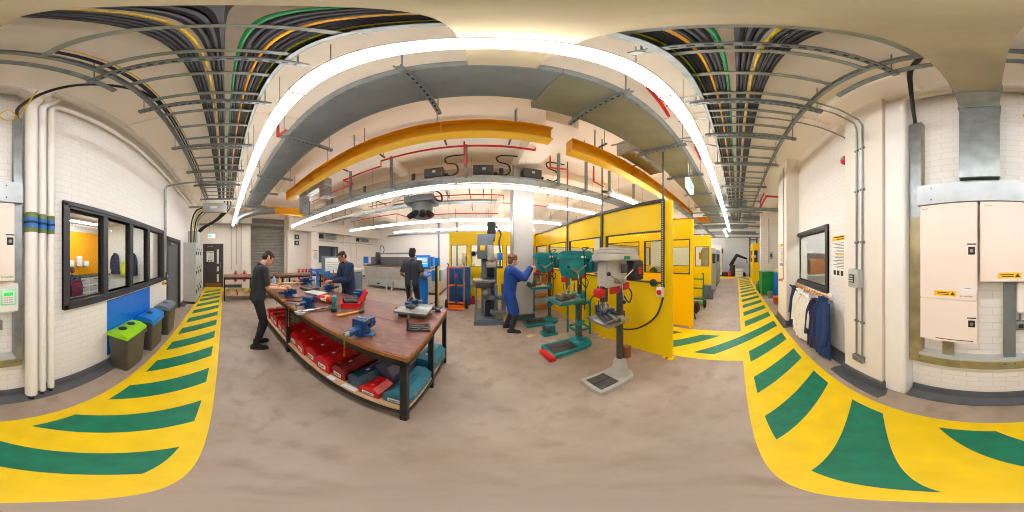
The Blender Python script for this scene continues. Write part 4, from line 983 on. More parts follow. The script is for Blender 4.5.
# articulated black arm machine at the far end
t = thing('robot_arm', 'black articulated arm machine at the far end of the walkway', 'machine', (13.5, .1, 0)); t.scale = (1, 1.2, 1.15)
MB().b(-.5, .5, -.7, .9, 0, .25, .03).o('base', M_black, t); MB().c((0, .2, .25), (0, .2, .8), .22, .18).o('pedestal', M_dark, t)
MB().cap((0, .3, .8), (-.1, -.1, 1.5), .13, .1).o('lower_arm', M_black, t); MB().cap((-.1, -.1, 1.5), (-.1, -.75, 1.25), .1, .07).o('upper_arm', M_black, t); MB().cap((-.1, -.75, 1.25), (-.1, -.8, .95), .06, .05).o('wrist', M_lgrey, t)
t = thing('red_canister', 'small red canister on the floor before the black arm machine', 'canister', (13.0, .55, 0)); MB().lathe([(.12, 0), (.12, .4), (.05, .5), (.03, .55)], n=16).o('canister_body', M_red, t); MB().c((0, 0, .55), (0, 0, .6), .04).o('cap', M_black, t)
t = thing('tool_cabinet', 'pale drawer cabinet below the black arm machine', 'cabinet', (12.55, -.2, 0)); MB().b(-.25, .25, -.3, .3, 0, .7, .01).o('carcass', M_lgrey, t)
for z in (.08, .28, .48): MB().b(-.262, -.25, -.27, .27, z, z+.17, .003).o('drawer', M_white, t)
# ================================================================== YELLOW SCREENS
def screen(p, q, lab, win=(1.25, 2.02), h=2.46, post=True, lower_only=False, mesh_post=True, mull=0):
    """one bay of framed screen from p to q (floor xy); front faces the left-hand normal"""
    p = Vector((p[0], p[1], 0)); q = Vector((q[0], q[1], 0)); L = (q-p).length
    rz = math.atan2(q.y-p.y, q.x-p.x)
    t = thing('yellow_screen', lab, 'screen', p, rz)
    MB().b(0, L, -.02, .02, .03, win[0]).o('lower_panel', M_yel, t, False)
    MB().b(0, L, -.02, .02, win[1], h).o('upper_panel', M_yel, t, False)
    MB().b(0, .07, -.025, .025, win[0], win[1]).b(L-.07, L, -.025, .025, win[0], win[1]).o('side_stile', M_yel, t, False)
    f = MB()
    for a, b, c, d in ((.07, .09, win[0], win[1]), (L-.09, L-.07, win[0], win[1]), (.07, L-.07, win[0], win[0]+.02), (.07, L-.07, win[1]-.02, win[1])): f.b(a, b, -.03, .03, c, d)
    f.o('window_gasket', M_dark, t, False)
    MB().b(.08, L-.08, -.003, .003, win[0]+.01, win[1]-.01).o('pane', M_perspex, t, False)
    for s in (.06, L-.06): MB().b(s-.02, s+.02, -.06, .06, 0, .03, .004).o('foot', M_yel, t, False)
    return t
ys = [.92, 2.22, 3.52, 4.74, 5.95]
labs = ['yellow screen bay behind the pale drill press, nearest the walkway', 'yellow screen bay behind the middle teal drill', 'yellow screen bay behind the farther teal drill', 'yellow screen bay next to the inner corner']
for a, b, l in zip(ys, ys[1:], labs): screen((2.1, a), (2.1, b), l)
t = thing('black_rail_frame', 'black toothed rail running over the yellow screens and down its posts', 'rail frame', (2.07, 0, 0))
MB().b(-.02, .02, .97, 5.9, 2.44, 2.49, .005).o('top_rail', M_dark, t, False)
for y in (1.0, 2.24, 3.5):
    MB().b(-.022, .022, y-.022, y+.022, 1.2 if y < 1.5 else .5, 2.46).o('post_rail', M_dark, t, False)
    if y < 3: MB().c((0, y, 2.46), (0, y, 4.3), .012, n=8).o('drop_rod', M_dark, t)
MB().c((0, 3.5, 2.4), (0, 3.5, 4.3), .014, n=8).o('drop_rod', M_dark, t)
tb_ = MB()
for k in range(40): tb_.b(-.026, -.018, .99, 1.01, 1.22+k*.031, 1.235+k*.031)
tb_.o('teeth', M_lgrey, t, False)
tubeobj('isolator_cable', [(2.07, 1.0, 1.05), (2.03, 1.1, .75), (1.98, 1.35, .52), (1.9, 1.6, .46), (1.8, 1.75, .55), (1.75, 1.6, .8)], .013, M_black, 'black cable looping from the red isolator across the yellow screen', 'cable', 8, None, 8)
tubeobj('isolator_cable', [(2.07, 2.3, 1.15), (2.03, 2.45, .85), (1.98, 2.7, .62), (1.9, 2.9, .7), (1.82, 2.8, 1.1)], .012, M_black, 'black cable looping behind the middle teal drill', 'cable', 8, None, 8)
t = thing('isolator_box', 'white isolator box with red rotary knob at the end post', 'switch', (2.075, 1.03, 1.14), PI/2)
MB().b(-.05, .05, -.0, .07, -.07, .07, .01).o('case', M_white, t); MB().c((0, .07, 0), (0, .085, 0), .036).o('dial', M_red, t); MB().b(-.01, .01, .085, .1, -.03, .03, .003).o('knob', M_red, t)
t = thing('dark_vent', 'dark half round vent on the first yellow screen sill', 'vent', (2.07, 1.15, 1.26), PI/2); MB().c((0, 0, 0), (0, .03, 0), .055, n=20).o('vent_body', M_dark, t); MB().b(-.03, .03, .03, .035, -.01, .0).o('slot', M_black, t)
xs = [-1.15, -.42, .24, .88, 1.5, 2.1]
for i, (a, b) in enumerate(zip(xs, xs[1:])): screen((a, 5.95), (b, 5.95), ['yellow screen bay at the left end of the rear row, behind the blue lockers', 'yellow screen bay behind the left half of the milling machine', 'yellow screen bay right of the milling machine', 'yellow screen bay hidden partly by the white column', 'yellow screen bay in the inner corner right of the column'][i], h=2.55, win=(1.25, 2.06))
screen((3.4, .92), (3.4, 2.22), 'yellow screen across the aisle from the pale drill, nearer the walkway'); screen((3.4, 2.22), (3.4, 3.6), 'yellow screen across the aisle, farther from the walkway')
screen((6.2, .98), (6.2, 1.68), 'yellow glazed end screen past the branch walkway'); screen((6.2, 1.68), (6.2, 3.1), 'yellow glazed screen behind the end screen of the far bay')
screen((3.4, 3.6), (6.2, 3.6), 'long yellow glazed screen at the back of the welding bay')
screen((2.1, 5.95), (5.0, 5.95), 'long yellow screen closing the branch walkway')
t = thing('yellow_post', 'yellow end post of the screens standing at the branch walkway', 'post', (2.1, .90, 0)); MB().b(-.03, .03, -.03, .03, 0, 2.46).o('upright', M_yel, t, False); MB().b(-.07, .03, -.06, .02, 0, .03).o('foot', M_yel, t, False)
t = thing('yellow_wall_sign', 'yellow sign with blue edge seen inside the far screened bay', 'sign', (6.24, 1.4, 1.5)); MB().b(.5, .51, -.18, .18, 0, .3).o('sign_face', M_sticker, t, False); MB().b(.495, .505, -.28, -.18, 0, .3).o('blue_edge', M_bright, t, False)
# things glimpsed through the screens
t = thing('workbench_green', 'pale green topped bench inside the screened bay', 'bench', (4.4, 2.3, 0)); MB().b(-.7, .7, -.35, .35, .95, 1.0).o('top', mat('pale green top', '#8fb08c', .5), t, False)
t.name = 'green_bench'
for sx in (-.65, .65):
    for sy in (-.3, .3): MB().b(sx-.025, sx+.025, sy-.025, sy+.025, 0, .95).o('leg', M_wgreen, t, False)
t = thing('bench_grinder', 'grey machine on the green bench inside the screened bay', 'machine', (4.4, 2.3, 1.0)); MB().b(-.2, .2, -.12, .12, 0, .35, .04).o('casing', M_lgrey, t)
for s in (-.28, .28): MB().c((s-.03, 0, .2), (s+.03, 0, .2), .12).o('wheel', M_cast, t)
for i, (x, y, m, l) in enumerate(((-.6, 7.6, M_lgrey, 'pale machine seen through the left rear window'), (.6, 7.8, M_cream, 'cream machine seen through the rear windows behind the mill'), (1.5, 7.6, M_lgrey, 'pale machine seen through the rear window near the column'), (3.0, 8.2, M_grey, 'grey machine behind the far inner screens'))):
    t = thing('lathe_machine', l, 'machine', (x, y, 0)); MB().b(-.35, .35, -.35, .35, 0, 1.3, .03).o('base', m, t); MB().b(-.25, .25, -.25, .25, 1.3, 1.8, .05).o('head', m, t); MB().c((0, -.4, 1.55), (0, -.2, 1.55), .08).o('spindle', M_steel, t)
# green trolley by the bay
t = thing('green_trolley', 'green tubular gas trolley standing before the welding bay', 'trolley', (5.0, 1.25, 0))
for s in (-.22, .22): MB().tube(smooth_path([(.0, s, .1), (0, s, 1.0), (-.1, s, 1.1), (-.2, s, 1.12)], 4), .022).o('side_tube', M_wgreen, t)
for z in (.25, .6, .9): MB().b(-.02, .02, -.22, .22, z, z+.04).o('cross_bar', M_wgreen, t)
MB().b(-.02, .25, -.22, .22, .08, .11).o('toe_plate', M_wgreen, t)
for s in (-.28, .28): MB().c((-.05, s-.025, .13), (-.05, s+.025, .13), .13).o('wheel', M_rubber, t)
t = thing('steel_offcuts', 'heap of curled brown metal rods leaning by the yellow screen', 'scrap', (3.9, 1.0, 0))
for i in range(5): MB().tube(smooth_path([(0, .05*i, 0), (.1, .1+.05*i, .3), (.3, .05+.03*i, .4), (.42, .04*i, .15), (.4, .1, .02)], 5), .02).o('rod', M_wood if i % 2 else M_cast, t)
t = thing('green_post', 'green upright frame beside the curled rods', 'post', (4.0, 1.45, 0)); MB().b(-.03, .03, -.03, .03, 0, 1.1).o('upright', M_wgreen, t, False); MB().b(-.15, .15, -.15, .15, 0, .02).b(-.03, .3, -.03, .03, 1.04, 1.1).o('foot', M_wgreen, t, False)
t = thing('grey_floor_box', 'grey toothed bracket standing at the foot of the far end screen', 'bracket', (6.05, 1.15, 0)); MB().b(-.1, .1, -.2, .12, 0, .55, .01).o('plate', M_grey, t); MB().b(-.11, .0, -.28, -.2, 0, .4).o('fin', M_grey, t)

# ================================================================== DRILL PRESSES (all face the workshop, -x)
def drill(loc, lab, m, white=False, rz=0, flip=False):
    t = thing('drill_press', lab, 'drill press', loc, rz)
    bl = .42 if white else .62; bw = .8 if white else 1
    b = MB()
    n = []
    for k in range(9): a = -PI/2+PI*k/8; n.append((.0+(.13 if white else .2)*math.cos(a), .21*bw*math.sin(a)))
    prof = [(-bl, -.19*bw), (-bl, .19*bw), (-bl+.02, .21*bw)]+[(x, y) for x, y in n[::-1]]+[(-bl+.02, -.21*bw)]
    b.prism(prof, 0, .06, 'z')
    base = b.o('base', m, t, False)
    MB().b(-bl+.04, -.14, -.15*bw, .15*bw, .06, .068, .003).o('machined_bed', M_cast, base)
    MB().b(-bl+.05, -.16, -.008, .008, .0685, .07).o('bed_slot', M_black, base, False)
    if white: MB().lathe([(.12, .06), (.10, .1), (.075, .28), (.055, .34)], n=24).o('column_foot', m, t)
    else: MB().lathe([(.13, .06), (.12, .085), (.07, .11), (.065, .17)], n=24).o('column_foot', m, t)
    MB().c((0, 0, .1), (0, 0, 1.66), .04, n=20).o('column', M_cast, t)
    # table
    MB().c((0, 0, .86), (0, 0, 1.0), .062, n=20).b(-.12, 0, -.03, .03, .89, .95).o('table_bracket', M_cast if white else m, t)
    if white:
        tb = MB().b(-.34, -.03, -.17, .17, .945, .975, .008).b(-.31, -.06, -.14, .14, .92, .945, .008).o('table', M_steel, t)
    else:
        tb = MB().b(-.52, -.06, -.24, .24, .93, .955, .03).b(-.50, -.09, -.2, .2, .9, .93, .008).o('table', m, t)
        MB().b(-.50, -.1, -.21, .21, .955, .962, .004).o('table_face', M_steel, tb)
    if not white: MB().c((0, 0, .42), (0, 0, .50), .062, n=20).b(.03, .1, -.02, .02, .44, .48).o('column_clamp', m, t)
    # head
    hz = 1.38
    pr = [(-.30, 1.30 if not white else 1.36), (-.08, 1.28 if not white else 1.36), (.06, 1.36), (.06, 1.62), (-.34, 1.62), (-.35, 1.45)]
    if white: pr = [(-.27, 1.33), (-.10, 1.33), (.04, 1.36), (.04, 1.62), (-.27, 1.62)]
    hc_ = MB().prism(pr, -.075 if white else -.1, .075 if white else .1, 'y'); bmesh.ops.bevel(hc_.bm, geom=hc_.bm.edges[:], offset=.012, segments=2, affect='EDGES'); hc_.o('head_casting', m, t)
    MB().c((0, 0, 1.3), (0, 0, 1.62), .065, n=20).o('head_collar', m, t)
    cov = MB(); 
    cp = []
    for k in range(9): a = PI/2+PI*k/8; cp.append(((-.24 if white else -.30)+.125*math.cos(a), .125*math.sin(a)))
    for k in range(9): a = -PI/2+PI*k/8; cp.append((.19+.11*math.cos(a), .11*math.sin(a)))
    for s, z0, z1 in ((1.0, 1.60, 1.67), (.94, 1.67, 1.71), (.82, 1.71, 1.735)):
        cov.prism([(x*s-.0, y*s) for x, y in cp], z0, z1, 'z')
    bmesh.ops.bevel(cov.bm, geom=cov.bm.edges[:], offset=.014, segments=3, affect='EDGES', clamp_overlap=True); cv = cov.o('belt_cover', m, t)
    MB().b(-.06, .03, -.128, -.118, 1.615, 1.65, .002).o('cover_label', M_white if not white else M_wgreen, cv)
    MB().b(.12, .30, -.12, .12, 1.36, 1.6, .02).o('motor', M_dark if white else m, t)
    mb = MB()
    for k in range(6): mb.b(.13, .29, -.124, -.118, 1.39+.03*k, 1.40+.03*k)
    mb.o('motor_fins', M_black, t, False)
    if not white: MB().b(.18, .30, -.17, -.12, 1.38, 1.56, .01).o('switch_box', mat('slate blue box', '#35556e', .4), t)
    else:
        MB().b(.19, .24, -.128, -.12, 1.44, 1.52, .002).o('red_label', M_red, t); MB().b(-.1, -.0, -.112, -.105, 1.47, 1.57, .003).o('speed_plate', M_dark, t)
    MB().c((-.24, 0, 1.18), (-.24, 0, 1.34), .042, n=16).o('quill', M_dark if white else m, t); MB().lathe([(.012, 1.02), (.03, 1.06), (.034, 1.13), (.025, 1.18)], M=Matrix.Translation((-.24, 0, 0)), n=16).o('chuck', M_chrome, t)
    MB().c((-.24, 0, .98), (-.24, 0, 1.06), .006, n=8).o('drill_bit', M_steel, t)
    hub = MB().c((-.17, -.105, 1.4), (-.17, -.19, 1.4), .028).o('feed_hub', M_steel, t)
    for k in range(3):
        a = 2*PI*k/3+.6; dx, dz = .21*math.cos(a), .21*math.sin(a)
        h = MB().c((-.17, -.175, 1.4), (-.17+dx, -.2, 1.4+dz), .007, n=8).o('feed_lever', M_chrome, t); MB().e((-.17+dx, -.2, 1.4+dz), (.02, .02, .02)).o('knob', M_black, h)
    # red guard / junction boxes on an arm
    g = MB().b(-.34, -.26, -.05, .05, 1.23, 1.32, .008).b(-.2, -.05, -.05, -.04, 1.25, 1.34).b(-.02, .09, -.07, .05, 1.27, 1.35, .008).o('red_guard', M_redp, t)
    for sx in (-.36, -.31, -.29): MB().c((sx, -.06, 1.13), (sx, -.06, 1.22), .005, n=6).o('guard_rod', M_dark, t)
    MB().tube(smooth_path([(.08, -.05, 1.3), (.14, -.06, 1.2), (.1, -.05, 1.1), (.03, -.03, 1.2)], 6), .008).o('coil_cord', M_black, t)
    if not white:
        MB().tube(smooth_path([(.1, .0, 1.74), (.15, -.05, 1.8), (.0, -.06, 1.78), (-.02, -.135, 1.72), (-.0, -.15, 1.4), (.05, -.1, 1.0), (.06, -.05, .7)], 6), .009).o('flex', M_black, t)
    else:
        MB().b(.02, .1, -.09, -.01, .34, .52, .01).o('wooden_block', mat('varnished block', '#8a4f2a', .4), t)
    return t
d1_ = drill((1.38, 1.2, 0), 'pale grey drill press with a dark motor, nearest the camera', M_cream, True, rz=-.03)
d2_ = drill((1.58, 2.27, 0), 'teal drill press in the middle, with a red block on its base', M_teal, False, rz=.05)
d3_ = drill((1.60, 3.55, 0), 'teal drill press in use by the person in the blue coat', M_teal, False)
def machine_vice(loc, rz, lab, m=M_blue, s=1.0, handle=True):
    t = thing('machine_vice', lab, 'vice', loc, rz)
    t.scale = (s, s, s)
    MB().b(-.16, .14, -.07, .07, 0, .03, .006).b(-.06, .16, -.05, .05, .03, .05, .004).o('bed', M_cast, t)
    MB().b(-.16, -.11, -.07, .07, .03, .1, .01).o('fixed_jaw', m, t); MB().b(-.03, .03, -.065, .065, .04, .1, .01).o('moving_jaw', m, t)
    MB().b(-.11, -.104, -.06, .06, .05, .095).b(-.036, -.03, -.06, .06, .05, .095).o('jaw_plate', M_steel, t, False)
    MB().c((-.03, 0, .06), (.2, 0, .06), .011, n=10).o('screw', M_steel, t)
    if handle: MB().c((.2, -.09, .04), (.2, .06, .09), .006, n=8).o('handle', M_steel, t)
    return t
machine_vice((1.18, 1.2, .975), -PI/2-.4, 'dark blue machine vice clamped on the pale drill press table', mat('worn dark blue enamel', '#2b3f58', .4, var=.3, scale=20), 1.15)
machine_vice((1.28, 2.2, .962), .2, 'steel machine vice on the middle teal drill table', M_steel, 1.0)
machine_vice((1.2, 3.5, .962), .1, 'dark machine vice on the table of the farther teal drill', M_cast, 1.0)
t = thing('wooden_board', 'thin wooden board under work on the farther teal drill table', 'board', (1.32, 3.40, .962)); MB().b(-.12, .12, -.05, .05, 0, .018, .002).o('board', M_ply, t)
t.name = 'wooden_block'
tag(MB().b(-.05, .05, -.16, .16, 0, .07, .01).o('red_block', M_red), 'red oblong block lying against the base of the middle teal drill', 'block', None, (.92, 2.12, 0), .1)
tag(MB().b(-.07, .07, -.05, .05, 0, .006, .001).o('wood_offcut', M_ply), 'small thin wood offcut lying on the floor left of the middle teal drill', 'offcut', None, (.92, 2.95, 0), .4)
# teal stand between the two teal drills
t = thing('teal_stand', 'low teal stand with a dark machine behind the middle teal drill', 'stand', (1.83, 2.66, 0)); t.scale = (.8, .8, .9)
for sx in (-.2, .2):
    for sy in (-.2, .2): MB().b(sx-.02, sx+.02, sy-.02, sy+.02, 0, .8).o('leg', M_teal, t, False)
for z in (.15, .78): MB().b(-.22, .22, -.22, -.18, z, z+.04).b(-.22, .22, .18, .22, z, z+.04).b(-.22, -.18, -.22, .22, z, z+.04).b(.18, .22, -.22, .22, z, z+.04).o('rail', M_teal, t, False)
MB().b(-.23, .23, -.23, .23, .82, .84).o('top', M_teal, t, False)
t = thing('pedal_box', 'dark teal foot pedal mechanism on the floor between the teal drills', 'pedal', (1.30, 2.92, 0)); MB().b(-.15, .15, -.12, .12, 0, .05, .01).o('base', M_teal, t); MB().b(-.05, .12, -.08, .08, .05, .22, .03).o('housing', M_tealb, t); MB().c((-.05, -.1, .12), (-.05, .1, .12), .05).o('roller', M_cast, t)
t = thing('bench_motor', 'dark teal motor on the low teal stand', 'motor', (1.83, 2.66, .756)); MB().c((-.12, 0, .1), (.12, 0, .1), .09, n=20).o('casing', M_teal, t); MB().b(-.1, .1, -.08, .08, 0, .03).o('foot', M_dark, t)
t = thing('orange_rack', 'orange and blue rack with boxes behind the farther teal drill', 'rack', (1.75, 4.6, 0), .0)
for sx in (-.25, .25): MB().b(sx-.02, sx+.02, -.2, -.16, 0, 1.2).b(sx-.02, sx+.02, .16, .2, 0, 1.2).o('upright', M_bright if sx < 0 else M_orange, t, False)
for z in (.15, .5, .85, 1.15): MB().b(-.27, .27, -.2, .2, z, z+.03).o('shelf', M_orange, t, False)
for i, (z, m, l) in enumerate(((.18, M_lgrey, 'pale crate low on the orange and blue rack'), (.53, M_cream, 'cream crate on the middle shelf of the orange and blue rack'), (.88, mat('brown carton', '#a9713f', .7), 'brown carton near the top of the orange and blue rack'))):
    t = thing('parts_crate', l, 'crate', (1.75, 4.6, z)); MB().b(-.2, .2, -.15, .15, 0, .2, .01).o('crate_body', m, t); MB().b(-.21, .21, -.16, .16, .2, .215, .004).o('rim', m, t)

# ================================================================== MILLING MACHINE
t = thing('milling_machine', 'grey vertical milling machine with a black motor beside the white column', 'milling machine', (.12, 4.12, 0))
MB().prism([(-.27, -.5), (.42, -.5), (.42, .45), (-.27, .45)], 0, .1, 'z').b(-.24, .39, -.46, .42, .1, .15, .01).o('base', M_grey, t, False)
MB().b(-.10, .30, .0, .4, .15, 1.6, .03).o('column', M_grey, t)
MB().b(-.20, .18, -.28, .42, 1.58, 2.18, .03).o('head_casting', M_grey, t)
MB().b(.14, .24, -.2, .42, 2.02, 2.18, .01).o('ram_step', M_grey, t)
MB().b(-.13, -.02, -.285, -.278, 1.78, 1.9, .002).o('yellow_plate', M_sticker, t)
MB().b(.04, .19, -.40, -.05, 1.54, 1.90, .03).o('spindle_head', mat('stone enamel', '#a9a69b', .4, var=.12, scale=9), t); MB().c((.12, -.25, 1.38), (.12, -.25, 1.54), .06).b(.02, .24, -.36, -.1, 1.38, 1.52, .02).o('spindle', mat('olive cream casting', '#a8a18c', .4), t)
MB().c((.15, -.1, 2.2), (.15, -.1, 2.46), .11, n=20).c((.15, -.1, 2.46), (.15, -.1, 2.5), .09).o('motor', M_blackm, t)
MB().b(.04, .22, -.1, .02, 1.12, 1.4, .004).o('bellows', M_black, t)
for s, n_ in ((-.17, 5), (-.24, 3)):
    MB().c((-.2, -.2, 1.75), (-.2+s*.4, -.34, 1.7), .03).c((-.2+s*.4, -.34, 1.7), (-.2+s*.4, -.36, 1.7), .06).o('handwheel', M_steel, t)
MB().tube(smooth_path([(.26, -.1, 2.4), (.38, -.12, 2.2), (.33, -.2, 2.0), (.36, -.26, 1.7)], 6), .02).o('hose', M_black, t)
MB().b(.28, .4, -.35, -.25, 1.55, 1.72, .01).o('pendant', M_bright, t); MB().c((.34, -.3, 1.4), (.34, -.3, 1.55), .02).b(.27, .41, -.33, -.27, 1.36, 1.42, .01).o('pendant_stalk', M_cast, t)
MB().b(-.30, .22, -.45, -.08, 1.04, 1.10, .01).o('table', M_steel, t)
MB().b(-.24, .16, -.42, -.1, .9, 1.04, .02).o('saddle', M_cast, t); MB().b(-.08, .12, -.38, .0, .62, .9, .02).o('knee', M_grey, t)
MB().c((-.0, -.2, .15), (-.0, -.2, .62), .04).o('knee_screw', M_steel, t)
MB().c((-.33, -.3, .98), (-.24, -.3, .98), .05).c((-.02, -.5, .82), (-.02, -.38, .82), .06).o('handwheel', M_steel, t)
MB().b(.08, .46, -.45, -.2, .62, .72, .02).b(.20, .27, -.45, -.3, .3, .98, .01).b(.1, .46, -.5, -.3, .28, .36, .01).b(.36, .46, -.42, -.36, .3, 1.0).o('guard_frame', M_grey, t)
MB().b(-.24, -.21, -.45, -.42, .15, .9).b(-.24, -.21, .3, .33, .15, .9).o('splash_stay', M_grey, t, False)
MB().b(-.02, .14, -.30, -.12, .16, .55, .02).o('floor_box', M_black, t)
tag(MB().b(-.13, .13, -.1, .1, 0, .22, .03).b(-.05, .05, -.02, .02, .22, .28, .01).o('red_tool_box', M_red), 'small red box on the floor between the sack truck and the mill', 'box', None, (-.24, 5.45, 0))
# blue lockers, sack truck
t = thing('blue_locker', 'blue locker unit standing before the yellow screens behind the sack truck', 'locker', (-.72, 5.45, 0))
for i in (-.26, 0, .26):
    MB().b(i-.128, i+.128, -.2, .2, .05, 1.3, .006).o('compartment', M_bright, t, False)
    d = MB().b(i-.115, i+.115, -.215, -.2, .08, 1.27, .004).o('door', mat('deep blue paint', '#0f5a94', .4), t, False); MB().b(i+.07, i+.09, -.225, -.215, .6, .72).o('handle', M_dark, d)
MB().b(-.38, .38, -.19, .19, 0, .05).o('plinth', M_dark, t, False)
t = thing('sack_truck', 'orange sack truck standing upright before the blue lockers', 'sack truck', (-.73, 4.88, 0))
for s in (-.24, .24): MB().tube([(s, 0, .06), (s, 0, 1.38)], .022).o('side_tube', M_orange, t)
for z in (.2, .75, 1.3): MB().b(-.24, .24, -.02, .02, z-.02, z+.02).o('cross_bar', M_orange, t)
MB().b(-.24, .24, -.2, .02, .03, .05).b(-.24, .24, -.02, .02, .05, .12).o('toe_plate', M_orange, t)
MB().c((0, -.04, .2), (0, -.04, 1.0), .035).o('jack_ram', M_dark, t); MB().e((0, -.05, 1.05), (.04, .03, .07)).o('red_release', M_red, t)
for s in (-.31, .31): MB().c((s-.03, .05, .14), (s+.03, .05, .14), .14, n=20).o('wheel', M_rubber, t)
for s in (-.24, .24): MB().tube([(s, -.02, 1.38), (s, -.12, 1.42)], .02).o('grip', M_black, t)
# ================================================================== WATERJET CUTTER, CONSOLE, POST
t = thing('cutting_machine', 'long pale water cutting table with gantry along the back of the workshop', 'cutting machine', (-4.0, 7.5, 0))
MB().b(-1.75, 1.75, -.8, .9, .12, 1.12, .02).o('tank', M_lgrey, t, False)
MB().prism([(-.8, .5), (-.86, 1.1), (-.8, 1.12)], -1.75, 1.75, 'x').o('front_slope', M_cream, t, False)
for x in (-1.5, -.3, .0, 1.5): MB().b(x-.04, x+.04, -.9, -.8, 0, .4).o('foot', M_lgrey, t, False)
for x in (-.85, .75): MB().b(x-.09, x+.09, -.81, -.795, .22, .28).o('vent_slot', M_black, t, False)
MB().b(-1.75, 1.75, -.85, .9, 1.12, 1.17).o('rim', mat('rust brown rim', '#7d6a5a', .5, var=.2), t, False)
mb = MB()
for k in range(34): mb.b(-1.7+k*.1, -1.66+k*.1, -.7, .8, 1.15, 1.2)
mb.o('slat_bed', M_cast, t, False)
mb = MB()
for k in range(45): mb.b(-1.72+k*.077, -1.70+k*.077, -.28, -.25, 1.17, 1.60)
mb.b(-1.75, 1.75, -.265, -.255, 1.17, 1.60); mb.o('splash_curtain', mat('grey curtain', '#77797a', .7), t, False)
for x in (-1.8, 1.8): MB().b(x-.07, x+.07, -.85, .9, 1.12, 1.26, .01).o('side_rail', M_lgrey, t, False)
for x in (-1.82, 1.9): MB().b(x-.08, x+.08, -.75, -.5, 1.2, 1.62, .01).o('blue_tower', M_bright, t)
MB().b(-1.0, .9, -.5, -.35, 1.74, 1.82, .01).o('gantry_beam', mat('blue grey steel', '#7f93a6', .35, .4), t)
MB().b(-1.25, -1.05, -.52, -.3, 1.3, 1.85, .02).b(-1.2, -1.1, -.6, -.5, 1.2, 1.7, .02).o('cutting_head', M_dark, t); MB().tube(smooth_path([(-1.1, -.3, 1.95), (-1.15, -.2, 2.15), (-1.0, -.2, 2.2), (-.9, -.2, 2.0), (-.95, -.2, 1.8)], 5), .02).o('hose', M_black, t)
t = thing('side_cabinet', 'cream and blue side cabinet at the right end of the cutting machine', 'cabinet', (-1.95, 7.6, 0)); MB().b(-.2, .3, -1.15, .9, .1, 1.05, .02).o('casing', M_cream, t); MB().b(-.05, .31, -1.16, -.9, .6, 1.06, .01).o('blue_panel', M_bright, t, False); MB().b(-.18, .28, -1.1, .85, 0, .1).o('plinth', M_dark, t, False)
t = thing('blue_skip', 'blue crate on the floor behind the black and yellow post', 'crate', (-1.4, 9.4, 0)); MB().b(-.55, .35, -.4, .4, .1, .75, .02).o('crate_body', M_bright, t)
for x in (-.5, .3): MB().b(x-.05, x+.05, -.4, .4, 0, .1).o('runner', M_dark, t, False)
t = thing('yellow_floor_tape', 'yellow painted line on the floor beyond the cutting machine', 'floor tape', (-1.3, 8.2, 0)); MB().b(-1.0, .9, -.04, .04, 0, .004).o('line', M_yelf, t, False)
t = thing('side_machine', 'pale machine with red parts past the right end of the cutting machine', 'machine', (-.9, 10.5, 0)); MB().b(-.4, .4, -.4, .4, 0, 1.0, .02).o('base', M_lgrey, t); MB().b(-.3, .3, -.3, .3, 1.0, 1.15, .02).o('red_cover', M_red, t); MB().cap((0, 0, 1.15), (-.2, -.1, 1.6), .06).o('arm', M_cast, t)
t = thing('control_console', 'blue control console with a lit screen in front of the man in black', 'console', (-1.80, 4.82, 0))
MB().b(-.26, .26, -.2, .2, 0, .04, .01).o('base', M_bright, t); MB().b(-.12, .16, -.06, .1, .04, 1.05, .02).o('pedestal', M_bright, t)
MB().prism([(-.22, 1.02), (.1, 1.1), (.1, 1.14), (-.22, 1.06)], -.2, .3, 'x').o('keyboard_shelf', M_bright, t, False)
s_ = MB().b(-.22, .26, -.03, .06, 1.25, 1.68, .015).o('screen_housing', M_bright, t); MB().b(-.17, .2, -.034, -.03, 1.31, 1.62).o('screen', M_screen, s_, False)
MB().b(-.15, .0, -.0365, -.034, 1.52, 1.58).b(-.13, .16, -.0365, -.034, 1.40, 1.43).o('screen_windows', mat('pale screen window', '#bfe6f5', .5, emit=.9), s_, False); MB().b(.02, .17, -.0365, -.034, 1.46, 1.58).o('screen_plot', M_white, s_, False); MB().c((.02, .02, 1.1), (.02, .02, 1.27), .03).o('screen_neck', M_dark, t)
MB().tube(arc((.2, -.1, 1.12), (.34, -.05, 1.1), (0, 0, .05)), .015).o('side_handle', M_bright, t)
t = thing('light_guard_post', 'black and yellow guard post with a blue head beyond the bench end', 'guard post', (-1.34, 4.9, 0)); MB().b(-.16, .16, -.12, .12, 0, .03, .005).o('base_plate', M_cast, t); MB().b(-.06, .03, -.04, .04, .03, 1.35, .005).o('black_face', M_black, t); MB().b(.03, .06, -.045, .045, .03, 1.35, .005).o('yellow_edge', M_sticker, t); MB().b(-.07, .08, -.05, .05, 1.35, 1.6, .01).o('blue_head', M_bright, t)
tubeobj('floor_cable', [(-1.7, 4.9, .02), (-1.55, 5.0, .08), (-1.42, 4.9, .15)], .012, M_black, 'short black cable between the console foot and the guard post', 'cable', 8, None, 4)
